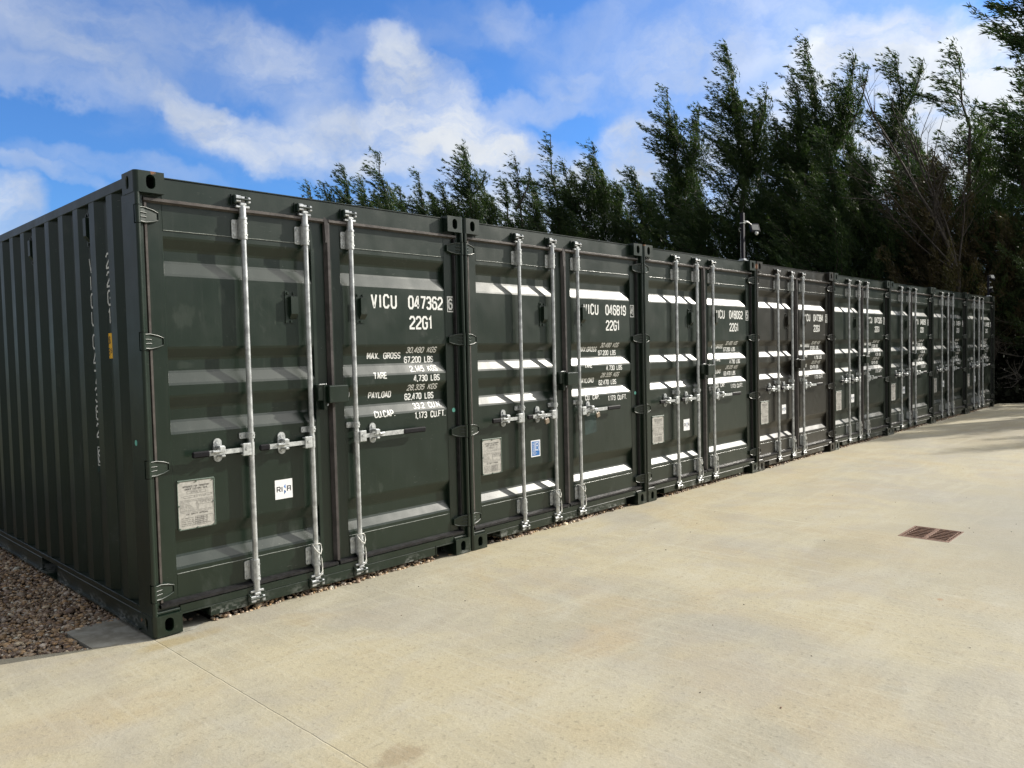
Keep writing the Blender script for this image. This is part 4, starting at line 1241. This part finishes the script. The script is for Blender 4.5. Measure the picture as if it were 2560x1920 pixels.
# ------------------------------------------------------------------ pebbles
def mat_pebble():
    m, t, p = newmat('pebbles')
    a = t.new('ShaderNodeAttribute', attribute_name='col')
    n = t.noise(geo(t), 140, 3, .6)
    t.put(p.inputs['Base Color'], t.mix(t.ramp(n, .3, .7, 0, .35), a.outputs['Color'], (.05, .04, .03)))
    p.inputs['Roughness'].default_value = .55; p.inputs['Specular IOR Level'].default_value = .35
    return m
PEB = mat_pebble()
def np_mesh(name, verts, tris, mat, cols=None, smooth=False):
    me = bpy.data.meshes.new(name)
    nv, nf = len(verts), len(tris)
    me.vertices.add(nv); me.vertices.foreach_set('co', np.ascontiguousarray(verts, dtype=np.float32).ravel())
    me.loops.add(nf * 3); me.loops.foreach_set('vertex_index', np.ascontiguousarray(tris, dtype=np.int32).ravel())
    me.polygons.add(nf); me.polygons.foreach_set('loop_start', np.arange(0, nf * 3, 3, dtype=np.int32))
    me.polygons.foreach_set('loop_total', np.full(nf, 3, dtype=np.int32))
    if smooth: me.polygons.foreach_set('use_smooth', np.ones(nf, dtype=bool))
    me.update(calc_edges=True)
    if cols is not None:
        at = me.color_attributes.new('col', 'FLOAT_COLOR', 'POINT')
        at.data.foreach_set('color', np.ascontiguousarray(cols, dtype=np.float32).ravel())
    me.materials.append(mat); me.validate(); return me
b = bmesh.new(); bmesh.ops.create_icosphere(b, subdivisions=1, radius=1.0)
ICO_V = np.array([v.co[:] for v in b.verts]); ICO_F = np.array([[v.index for v in f.verts] for f in b.faces]); b.free()
PAL = np.array([(.30, .22, .14), (.22, .16, .11), (.36, .30, .24), (.16, .13, .11), (.42, .36, .28), (.30, .205, .12), (.25, .19, .15), (.50, .46, .42), (.20, .15, .12), (.28, .24, .20), (.36, .26, .16), (.12, .09, .075)])
def pebbles(name, xy, zbase, size, seed):
    r = np.random.default_rng(seed); n = len(xy)
    s = size * r.lognormal(-.06, .36, n)[:, None] * np.stack([r.uniform(.8, 1.35, n), r.uniform(.65, 1.0, n), r.uniform(.42, .75, n)], 1)
    V = ICO_V[None] * (1 + .16 * r.standard_normal((n, len(ICO_V), 1))) * s[:, None, :]
    a = r.uniform(0, 2 * np.pi, n); tl = r.normal(0, .45, n)
    ct, st_ = np.cos(tl)[:, None], np.sin(tl)[:, None]
    y, z = V[..., 1] * ct - V[..., 2] * st_, V[..., 1] * st_ + V[..., 2] * ct
    ca, sa = np.cos(a)[:, None], np.sin(a)[:, None]
    X = V[..., 0] * ca - y * sa + xy[:, 0:1]; Y = V[..., 0] * sa + y * ca + xy[:, 1:2]; Z = z + zbase[:, None]
    verts = np.stack([X, Y, Z], -1).reshape(-1, 3)
    tris = (ICO_F[None] + (np.arange(n) * len(ICO_V))[:, None, None]).reshape(-1, 3)
    c = PAL[r.integers(0, len(PAL), n)] * r.uniform(.7, 1.4, (n, 1)) * 1.30
    c = np.clip(c * np.array([1.03, .97, .88]), 0, .75)
    cols = np.concatenate([np.repeat(c, len(ICO_V), 0), np.ones((n * len(ICO_V), 1))], 1)
    return np_mesh(name, verts, tris, PEB, cols, True)
r_ = np.random.default_rng(3)
def left_edge(x):        # slab edge left of the first container
    return np.interp(-x, [0, .281, .654, .95, 1.6, 3.4], [.02, .133, .350, .53, .90, 1.9])
xs = r_.uniform(-1.7, .10, 34000); ys = r_.uniform(.1, 4.6, 34000)
keep = (ys > left_edge(np.minimum(xs, 0)) + .008) & (r_.uniform(0, 1, 34000) < np.where(xs < -1.0, .6, 1.0))
onpad = (xs > -.292) & (ys < .56) & (ys > .0)
thin = (xs > -.17 - .12 * (ys - .3)) & onpad
keep &= ~(onpad & ((ys < .545 - .1 * (xs + .29))))
xs, ys = xs[keep], ys[keep]
zb = -.014 + .010 * r_.uniform(-1, 1, len(xs)) + .006 * np.sin(xs * 7) * np.sin(ys * 5)
me = pebbles('gravel', np.stack([xs, ys], 1), zb, .0112, 1)
o = link('gravel', me, kind='stuff'); o['label'] = 'brown and grey pebble gravel beside the first container'; o['category'] = 'gravel'
xs = r_.uniform(.17, 19.6, 30000); ys = r_.uniform(.01, .34, 30000)
nearpad = np.abs((xs / PITCH) - np.round(xs / PITCH)) * PITCH < .36
ok = (ys > (.046 + .010 * np.sin(xs * 3.1) + .007 * np.sin(xs * 7.7 + 1)) - .012)
ok &= ~(nearpad & (r_.uniform(0, 1, len(xs)) < .93)) & ~((xs < .34) & (ys < .09))
ok &= (r_.uniform(0, 1, len(xs)) < np.where(ys > .18, .45, 1.0))
xs, ys = xs[ok], ys[ok]
nearpad = nearpad[ok]
zb = np.where(nearpad, .002, -.001 + .005 * r_.uniform(-1, 1, len(xs)) + .030 * np.clip((ys - .045) / .06, 0, 1))
me = pebbles('gravel_strip', np.stack([xs, ys], 1), zb, .0112, 2)
o = link('gravel_strip', me, kind='stuff'); o['label'] = 'pebbles filling the gap between the yard slab and the containers'; o['category'] = 'gravel'
# grit and leaf scraps on the slab
n = 46
xy = np.stack([r_.uniform(.2, 9, n), -r_.uniform(.3, 4.2, n)], 1)
xy2 = np.array([(3.4, -1.15), (6.3, -1.9), (6.9, -2.6), (5.6, -3.0), (4.0, -2.9), (2.6, -2.2), (1.35, -.12), (.9, -.02)])
xy = np.concatenate([xy, xy2])
r = np.random.default_rng(8)
V = ICO_V[None] * (1 + .3 * r.standard_normal((len(xy), len(ICO_V), 1))) * (np.stack([r.uniform(.6, 1.6, len(xy)), r.uniform(.5, .9, len(xy)), r.uniform(.2, .45, len(xy))], 1) * r.uniform(.0025, .0065, (len(xy), 1)))[:, None, :]
V[..., 0] += xy[:, 0:1]; V[..., 1] += xy[:, 1:2]; V[..., 2] += SZ + .002
tr = (ICO_F[None] + (np.arange(len(xy)) * len(ICO_V))[:, None, None]).reshape(-1, 3)
cc = np.array([(.05, .035, .025), (.10, .07, .05), (.06, .05, .045), (.16, .08, .035)])[r.integers(0, 4, len(xy))]
cols = np.concatenate([np.repeat(cc, len(ICO_V), 0), np.ones((len(xy) * len(ICO_V), 1))], 1)
o = link('grit', np_mesh('grit', V.reshape(-1, 3), tr, PEB, cols), kind='stuff'); o['label'] = 'scattered grit and leaf scraps on the concrete'; o['category'] = 'grit'

# ------------------------------------------------------------------ trees
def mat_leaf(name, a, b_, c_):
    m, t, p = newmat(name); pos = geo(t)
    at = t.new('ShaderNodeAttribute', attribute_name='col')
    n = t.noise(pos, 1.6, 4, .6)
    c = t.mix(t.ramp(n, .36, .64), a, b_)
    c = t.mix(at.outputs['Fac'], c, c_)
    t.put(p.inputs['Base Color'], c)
    p.inputs['Roughness'].default_value = .6; p.inputs['Specular IOR Level'].default_value = .3
    tr = t.new('ShaderNodeBsdfTranslucent'); t.put(tr.inputs['Color'], t.mix(1.0, c, (1.5, 1.7, .8, 1), 'MULTIPLY'))
    mx = t.new('ShaderNodeMixShader'); mx.inputs[0].default_value = .22
    t.l.new(p.outputs[0], mx.inputs[1]); t.l.new(tr.outputs[0], mx.inputs[2])
    t.l.new(mx.outputs[0], t.n['Material Output'].inputs[0])
    return m
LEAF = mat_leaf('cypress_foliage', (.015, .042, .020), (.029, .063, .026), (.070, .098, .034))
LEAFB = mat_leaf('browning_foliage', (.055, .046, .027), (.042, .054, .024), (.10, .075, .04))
def mat_bark(name, a, b_):
    m, t, p = newmat(name); pos = geo(t)
    n = t.noise(t.mapping(pos, scale=(1, 1, .25)), 30, 5, .65)
    t.put(p.inputs['Base Color'], t.mix(t.ramp(n, .35, .65), a, b_)); p.inputs['Roughness'].default_value = .85
    t.put(p.inputs['Normal'], t.bump(n, .01, .7)); return m
BARK = mat_bark('bark', (.040, .030, .024), (.095, .075, .060))
BARKG = mat_bark('dead_bark', (.035, .029, .024), (.085, .072, .060))
WIND = np.array([-.69, .72, 0.0])

def strip_sprays(P, D, rg, ln, wd, cone, wind):
    """thin three-sided leaf blades at points P along dirs D (n,3)"""
    n = len(P)
    d = D + cone * rg.standard_normal((n, 3)) + wind * WIND
    d /= np.linalg.norm(d, axis=1)[:, None]
    a = rg.standard_normal((n, 3)); s = np.cross(d, a); s /= np.linalg.norm(s, axis=1)[:, None] + 1e-9
    L = (ln * rg.uniform(.6, 1.4, n))[:, None]; Wd = (wd * rg.uniform(.6, 1.3, n))[:, None]
    p0 = P + s * Wd * .5; p1 = P - s * Wd * .5; p2 = P + d * L * .55 + s * Wd * .75 * rg.uniform(.2, 1, (n, 1)); p3 = P + d * L
    return p0, p1, p2, p3

def conifer(name, seed, base, top_, rad, label, leaders=(), dens=1.0, bare=1.2, blade=.115, brown=0.0, group='conifers behind the containers', side=(), clean=0.0, fat=1.0):
    """leaders: (frac of height where it forks, sideways offset along view-right, top fraction)"""
    rg = np.random.default_rng(seed)
    base = np.array(base, float); tp = np.array(top_, float)
    Ht = tp[2] - base[2]
    VR = np.array([.69, -.72, 0.0])
    axes = []
    def curve(p0, p1, lean, n=14):
        tt = np.linspace(0, 1, n)[:, None]
        c = p0 + (p1 - p0) * tt
        c[:, 2] = p0[2] + (p1[2] - p0[2]) * tt[:, 0]
        bend = lean * .85 * (tt ** 5 - tt)      # whip bent downwind near the tip
        c = c + WIND * bend
        c[1:-1, :2] += rg.normal(0, .035 * rad, (n - 2, 2))
        return c
    main = curve(base, tp, .25 * rad)
    axes.append((main, bare / Ht, rad, Ht))
    for fr, off, tf in leaders:
        i = fr; p0 = base + (tp - base) * i;  p1 = base + (tp - base) * tf
        p1 = p1 + VR * off + np.array([0, 0, 0]); 
        # leave the trunk sideways, then run up
        n = 12; tt = np.linspace(0, 1, n)[:, None]
        c = p0 * (1 - tt) + p1 * tt; c = c + VR * off * .18 * np.sin(tt * np.pi)
        axes.append((c, .12, rad * .62 * min(1, abs(tf - fr) + .45), (p1 - p0)[2]))
    Pa, Da, Fa = [], [], []
    limbs = MB()
    limbs.tube([tuple(p) for p in main], list(np.linspace(.05 + .007 * Ht, .010, len(main))), 8, caps=False)
    for c, t0, rr, hh in axes[1:]:
        limbs.tube([tuple(p) for p in c], list(np.linspace(.055, .010, len(c))), 6, caps=False)
    for ai, (c, t0, rr, hh) in enumerate(axes):
        seg = np.linalg.norm(np.diff(c, axis=0), axis=1); cum = np.concatenate([[0], np.cumsum(seg)]); cum /= cum[-1]
        nb = int(max(16, hh * 23 * dens))
        ts = np.sort(t0 + (1 - t0) * rg.uniform(0, 1, nb) ** 1.12)
        clump = .72 + .45 * np.sin(ts * hh * 2.6 + rg.uniform(0, 6)) * rg.uniform(.4, 1)
        for t_, cl_ in zip(ts, clump):
            p = np.array([np.interp(t_, cum, c[:, j]) for j in range(3)])
            az = rg.uniform(0, 2 * np.pi)
            shape = (1 - t_) ** .98 * 1.32 + .025
            L = min(2.0, rr * shape) * (cl_ * .8 + .4) * rg.uniform(.5, 1.15)
            el = R(rg.uniform(12, 48)) + .35 * t_
            d0 = np.array([math.cos(az) * math.cos(el), math.sin(az) * math.cos(el), math.sin(el)])
            if t_ > .6:
                d0 = d0 + WIND * .9 * (t_ - .6); d0 /= np.linalg.norm(d0); L = L + .16 * (t_ - .6) / .4 * rg.uniform(.3, 1.3)
            m_ = max(4, int(L / .055))
            s = np.linspace(0.0, 1, m_)[:, None] * L
            sf = s / max(L, .01)
            pts = p + d0 * s + np.array([0, 0, 1.0]) * (.22 * L * sf ** 2) + WIND * (.42 * L * sf ** 2 * (.25 + t_ ** 2 * 1.5)) + rg.normal(0, .02, (m_, 3))
            dd = np.gradient(pts, axis=0); dd /= np.linalg.norm(dd, axis=1)[:, None] + 1e-9
            st = int(m_ * (.22 if t_ < .8 else .05)) if not clean else int(m_ * .4)
            rep = max(3, int(11 * fat * min(1, max(.30, L / .55))))
            Pp = np.repeat(pts[st:], rep, 0); Dd = np.repeat(dd[st:], rep, 0)
            fr_ = np.repeat(sf[st:, 0], rep)
            # side twigs: shove blades off the branch
            off = rg.normal(0, 1, (len(Pp), 3)) * (.025 + .13 * (1 - np.clip(fr_, 0, 1))[:, None] ** .7 * np.clip(fr_ * 5, .2, 1)[:, None]) * min(1.0, .25 + L * .8)
            off[:, 2] *= .5
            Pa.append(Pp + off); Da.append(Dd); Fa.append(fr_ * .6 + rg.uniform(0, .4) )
            if (L > .55 and rg.uniform() < .35):
                limbs.tube([tuple(pts[0]), tuple(pts[m_ // 2]), tuple(pts[-1])], [.018, .011, .004], 4, caps=False)
    for (t_, az_, L, up) in side:              # long separate boughs
        p = base + (tp - base) * t_
        d0 = (VR * math.cos(az_) + np.array([.72, .69, 0]) * math.sin(az_)); d0 = d0 / np.linalg.norm(d0)
        m_ = int(L / .04); sf = np.linspace(0, 1, m_)[:, None]; s = sf * L
        pts = p + d0 * s + np.array([0, 0, 1.0]) * (up * s + .15 * L * sf ** 2)
        limbs.tube([tuple(pts[0]), tuple(pts[m_ // 2]), tuple(pts[-1])], [.03, .018, .005], 5, caps=False)
        dd = np.gradient(pts, axis=0); dd /= np.linalg.norm(dd, axis=1)[:, None]
        st = int(m_ * .12); Pp = np.repeat(pts[st:], 16, 0); Dd = np.repeat(dd[st:], 16, 0); fr_ = np.repeat(sf[st:, 0], 16)
        off = rg.normal(0, 1, (len(Pp), 3)) * (.04 + .20 * (1 - fr_)[:, None]) ; off[:, 2] = off[:, 2] * .5
        Pa.append(Pp + off); Da.append(Dd); Fa.append(fr_ * .5)
    P = np.concatenate(Pa); D = np.concatenate(Da); F = np.concatenate(Fa)
    p0, p1, p2, p3 = strip_sprays(P, D, rg, blade, blade * .22, .36, .28)
    n = len(P)
    verts = np.stack([p0, p1, p2, p3], 1).reshape(-1, 3)
    i0 = (np.arange(n) * 4)[:, None]
    tris = np.concatenate([i0 + np.array([[0, 1, 2]]), i0 + np.array([[1, 3, 2]])], 1).reshape(-1, 3)
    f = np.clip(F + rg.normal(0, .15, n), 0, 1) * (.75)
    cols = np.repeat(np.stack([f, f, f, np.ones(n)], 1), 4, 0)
    t = bpy.data.objects.new(name, None); COL.objects.link(t); t.location = tuple(base)
    top(t, label, 'tree', group)
    verts = verts - base
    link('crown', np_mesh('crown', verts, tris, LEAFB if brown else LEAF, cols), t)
    limbs.v = [(a - base[0], b2 - base[1], c2 - base[2]) for a, b2, c2 in limbs.v]
    link('trunk', limbs.mesh('trunk', BARK, recalc=False), t)
    return n

def at(px, py, d):
    p = place(px, py, d); return np.array([p.x, p.y, p.z])
# tip px, tip py, depth, radius, base px shift, leaders, side boughs, options, label
TREES = [
    (772, 462, 28.5, .75, 14, [], [], {}, 'leftmost small evergreen, its tip just above the roof of the nearest container'),
    (858, 420, 28, 1.0, 30, [(.72, -.75, .93)], [], {}, 'wind-bent evergreen with two short leaning tips, second from the left'),
    (948, 388, 27.8, 1.3, 22, [], [(.80, 2.8, .8, .25)], {}, 'broad bushy evergreen leaning left, third from the left'),
    (1046, 430, 27.6, .85, 16, [], [], {}, 'narrow evergreen with a feathery tip between two broader ones'),
    (1108, 462, 27.5, .85, 8, [(.7, .55, .93)], [], {}, 'low evergreen with a blunt double top, shortest above the second container'),
    (1157, 366, 27.3, 1.2, 26, [(.78, .8, .9)], [], {}, 'dense tall evergreen above the gap of the first two containers'),
    (1262, 456, 27.2, .8, 6, [], [], {}, 'short dark evergreen filling in beside the thin swept one'),
    (1286, 390, 26.6, .8, 10, [(.78, .55, .93)], [], {'dens': .62}, 'thin see-through evergreen with drooping swept twigs'),
    (1376, 335, 27.0, .95, 20, [], [(.80, 2.9, 1.1, .12)], {'dens': .7}, 'slender tall evergreen with one long bough reaching left'),
    (1484, 362, 26.8, 1.4, 6, [(.62, -1.05, .93)], [], {}, 'bushy evergreen with a second top leaning left, above the middle of the row'),
    (1584, 424, 26.5, 1.05, 14, [], [], {}, 'lower evergreen with a ragged top just left of the tall spire'),
    (1668, 218, 25.6, 1.25, 22, [(.60, 1.05, .93)], [], {}, 'tall evergreen spire with a shorter twin top on its right'),
    (1740, 500, 24.2, 1.2, 5, [], [], {}, 'low dark evergreen in front of the twin-topped spire'),
    (1816, 120, 24.4, 1.35, 34, [(.58, 1.25, .89)], [], {}, 'tall evergreen bent sharply left at its top, behind the floodlight post'),
    (1990, 212, 23.4, 1.15, 6, [(.7, -.7, .90)], [], {}, 'pointed evergreen shouldered against the tallest tree'),
    (2012, 96, 23.8, 1.3, 40, [(.62, 1.55, .955), (.60, 1.95, .92)], [], {'dens': .85}, 'tallest evergreen with a crooked leader and two forked tops on its right'),
    (2060, 330, 21.6, 1.15, 8, [], [], {}, 'fuller olive green evergreen standing nearest, in front of the tallest tree'),
    (2238, 138, 22.4, 1.15, 16, [(.80, .80, .985)], [], {}, 'evergreen with a hooked top and a horn-like branch rising right'),
    (2165, 400, 21.8, 1.2, 5, [], [], {}, 'mid-height dark evergreen below the forked tops'),
    (2388, 118, 21.6, 1.25, 20, [], [(.84, 2.85, 1.0, .22), (.70, .35, 1.5, .55)], {'dens': .75, 'clean': 1}, 'tall open evergreen with a bare trunk and a long bough reaching left'),
    (2330, 400, 20.9, 1.5, 4, [], [], {'brown': 1, 'dens': .9}, 'brown dying evergreen under the tall open one'),
    (2570, 200, 20.6, 1.2, 25, [(.6, -.6, .93)], [(.88, 3.0, 1.2, .18), (.80, 3.1, .9, .10)], {}, 'evergreen cut by the right edge with boughs swept left'),
    (2470, 520, 21.0, 1.35, 4, [], [], {'brown': 1, 'dens': .8}, 'low browning evergreen behind the last container'),
    (2600, -150, 15.5, 1.3, 30, [], [(.93, 3.05, 1.0, .12), (.85, 3.1, 1.0, .02), (.78, 3.1, .6, .05)], {'dens': .6, 'bare': 5.5}, 'near evergreen reaching in at the top right corner'),
    (2560, 450, 24.5, 1.9, 0, [], [], {'dens': .9, 'bare': .3}, 'broad dark evergreen closing the far end of the yard'),
    (2680, 330, 23.0, 2.0, 0, [], [], {'dens': .8, 'bare': .3}, 'dark evergreen just past the right edge beyond the yard'),
    (2360, 560, 23.8, 1.6, 0, [], [], {'bare': .3}, 'squat dark evergreen tucked behind the brown one'),
    (1900, 420, 25.4, 1.5, 0, [], [], {'bare': .3}, 'dark evergreen filling in between the two tallest spires'),
    (905, 452, 29.5, 1.3, 0, [], [], {}, 'low evergreen in the back row between the second and third tips'),
    (1000, 470, 29.5, 1.3, 0, [], [], {}, 'low evergreen in the back row left of the narrow feathery tip'),
    (1075, 490, 29.5, 1.5, 0, [], [], {}, 'low evergreen in the back row right of the narrow feathery tip'),
    (1205, 455, 29.0, 1.4, 0, [], [], {}, 'back row evergreen just right of the dense tall one'),
    (1330, 450, 29.0, 1.5, 0, [], [], {}, 'back row evergreen between the thin swept one and the slender tall one'),
    (1425, 470, 28.5, 1.6, 0, [], [], {}, 'back row evergreen below the long left-reaching bough'),
    (1535, 455, 28.5, 1.6, 0, [], [], {}, 'back row evergreen right of the bushy one above the middle of the row'),
    (1630, 480, 27.5, 1.6, 0, [], [], {}, 'back row evergreen at the foot of the tall twin-topped spire'),
    (1730, 400, 27.5, 1.5, 0, [], [], {}, 'back row evergreen showing through behind the twin-topped spire'),
    (1960, 330, 26.5, 1.6, 0, [], [], {}, 'back row evergreen behind the pointed one'),
    (2110, 300, 25.5, 1.7, 0, [], [], {}, 'back row evergreen under the two forked tops'),
    (2280, 330, 24.8, 1.8, 0, [], [], {}, 'back row evergreen behind the bare grey tree'),
    (2450, 300, 24.0, 1.6, 0, [], [], {'dens': .8}, 'back row evergreen right of the tall open one'),
]
tot = 0
for i, (x, y, h, rad, lab) in enumerate([(25.2, -3.4, 8.6, 1.25, 'first evergreen along the yard end, outside the right edge'), (26.4, -5.9, 9.4, 1.3, 'second evergreen along the yard end, outside the right edge'),
        (25.0, -5.2, 7.4, 1.0, 'small evergreen in front of the others at the yard end'), (27.8, -8.2, 9.6, 1.3, 'third evergreen along the yard end, outside the right edge')]):
    conifer('cypress_tree', 300 + i, (x, y, -.12), (x - .3, y + .3, h), rad * 1.5, lab, dens=.95, bare=1.0)
for i, (px, py, d, rad, bs, ld, sd, op, lab) in enumerate(TREES):
    tip = at(px, py, d)
    b0 = at(px + bs, 860, d); b0[2] = -.12
    tot += conifer('cypress_tree', 100 + i, b0, tip, rad * 1.85, lab, ld, side=sd, **op)
print('foliage blades', tot)

# the bare grey tree in front of the brown evergreen
BARKL = mat_bark('pale_dead_bark', (.13, .115, .095), (.24, .215, .18))
def bare_tree(base, seed, label, limbs_spec, bark=None):
    rg = random.Random(seed); m = MB(); base = Vector(base)
    def grow(p, d, L, r, depth):
        n = 6; pts = [p.copy()]; q = p.copy(); dd = d.copy()
        for i in range(n):
            dd = (dd + Vector((rg.gauss(0, .07), rg.gauss(0, .07), rg.gauss(0, .05) + .02))).normalized()
            q = q + dd * L / n; pts.append(q.copy())
        m.tube([tuple(x - base) for x in pts], [r + (r * .35 - r) * i / n for i in range(n + 1)], 6 if depth == 0 else 4, caps=False)
        if depth < 3:
            k = (8, 4, 2)[depth]
            for _ in range(k):
                i = rg.randint(1, n - 1) if depth else rg.randint(2, n); s = pts[i]
                nd = (dd * .8 + Vector((rg.gauss(0, .55), rg.gauss(0, .55), rg.gauss(.05, .4)))).normalized()
                grow(s, nd, L * rg.uniform(.28, .5), r * .42, depth + 1)
    for tip, r, start in limbs_spec:
        v = Vector(tip) - Vector(start); grow(Vector(start), v.normalized(), v.length, r, 0)
    m.tube([(0, 0, 0), tuple(Vector(limbs_spec[0][2]) - base)], [.09, .06], 8, caps=False)
    t = bpy.data.objects.new('bare_tree', None); COL.objects.link(t); t.location = base
    top(t, label, 'tree')
    link('branches', m.mesh('branches', bark or BARKG, recalc=False), t)
fork = place(2395, 680, 20.0)
bb = place(2400, 860, 20.0); bb.z = -.12
bare_tree(bb, 12, 'leafless grey tree with slanting bare limbs in front of the brown evergreen',
          [(place(2250, 262, 20.0), .045, fork), (place(2290, 330, 19.8), .040, fork), (place(2345, 300, 19.9), .030, fork), (place(2180, 470, 19.9), .028, fork), (place(2440, 420, 19.8), .028, fork), (place(2165, 560, 19.9), .022, fork)])
# dead lower boughs at the end of the yard
bb = place(2590, 900, 20.8); bb.z = -.12
f0 = place(2600, 800, 20.8)
bare_tree(bb, 31, 'tangle of dead bare boughs low down beside the last container',
          [(place(2490, 856, 20.6), .022, place(2590, 862, 20.8)), (place(2492, 868, 20.6), .018, place(2590, 830, 20.8)), (place(2494, 940, 20.4), .020, place(2595, 950, 20.8)), (place(2500, 905, 20.4), .015, place(2570, 890, 20.8)), (place(2510, 985, 20.3), .015, place(2600, 915, 20.8)), (place(2500, 800, 20.4), .014, place(2590, 812, 20.8))], BARKL)

# undergrowth at the end of the yard
SCRUB = simple('scrub', (.012, .015, .007), .9, 0, .2, 3, .4)
rg = np.random.default_rng(77)
n = 60000
u = rg.uniform(0, 1, n); v = rg.uniform(0, 1, n) ** 1.5
x = 20.75 + 7.5 * rg.uniform(0, 1, n) ** 1.2; y = 6.5 - 13 * u
x = x + np.clip(-y, 0, 9) * .75
hgt = v * (.30 + .35 * np.sin(y * 2.3) ** 2 + 2.6 * np.clip((x - 21.9 - np.clip(-y, 0, 9) * .75) / 2.5, 0, 1))
P = np.stack([x, y, -.12 + hgt], 1); D = np.tile(np.array([[-.2, 0, .6]]), (n, 1))
p0, p1, p2, p3 = strip_sprays(P, D, rg, .20, .08, .8, 0)
verts = np.stack([p0, p1, p2, p3], 1).reshape(-1, 3); i0 = (np.arange(n) * 4)[:, None]
tris = np.concatenate([i0 + np.array([[0, 1, 2]]), i0 + np.array([[1, 3, 2]])], 1).reshape(-1, 3)
f = rg.uniform(0, .9, n); cols = np.repeat(np.stack([f, f, f, np.ones(n)], 1), 4, 0)
o = link('undergrowth', np_mesh('undergrowth', verts, tris, SCRUB, cols), kind='stuff'); o['label'] = 'low scrubby undergrowth at the end of the yard'; o['category'] = 'undergrowth'

scene.cycles.max_bounces = 6
scene.cycles.diffuse_bounces = 3
scene.cycles.glossy_bounces = 3
scene.cycles.transmission_bounces = 3
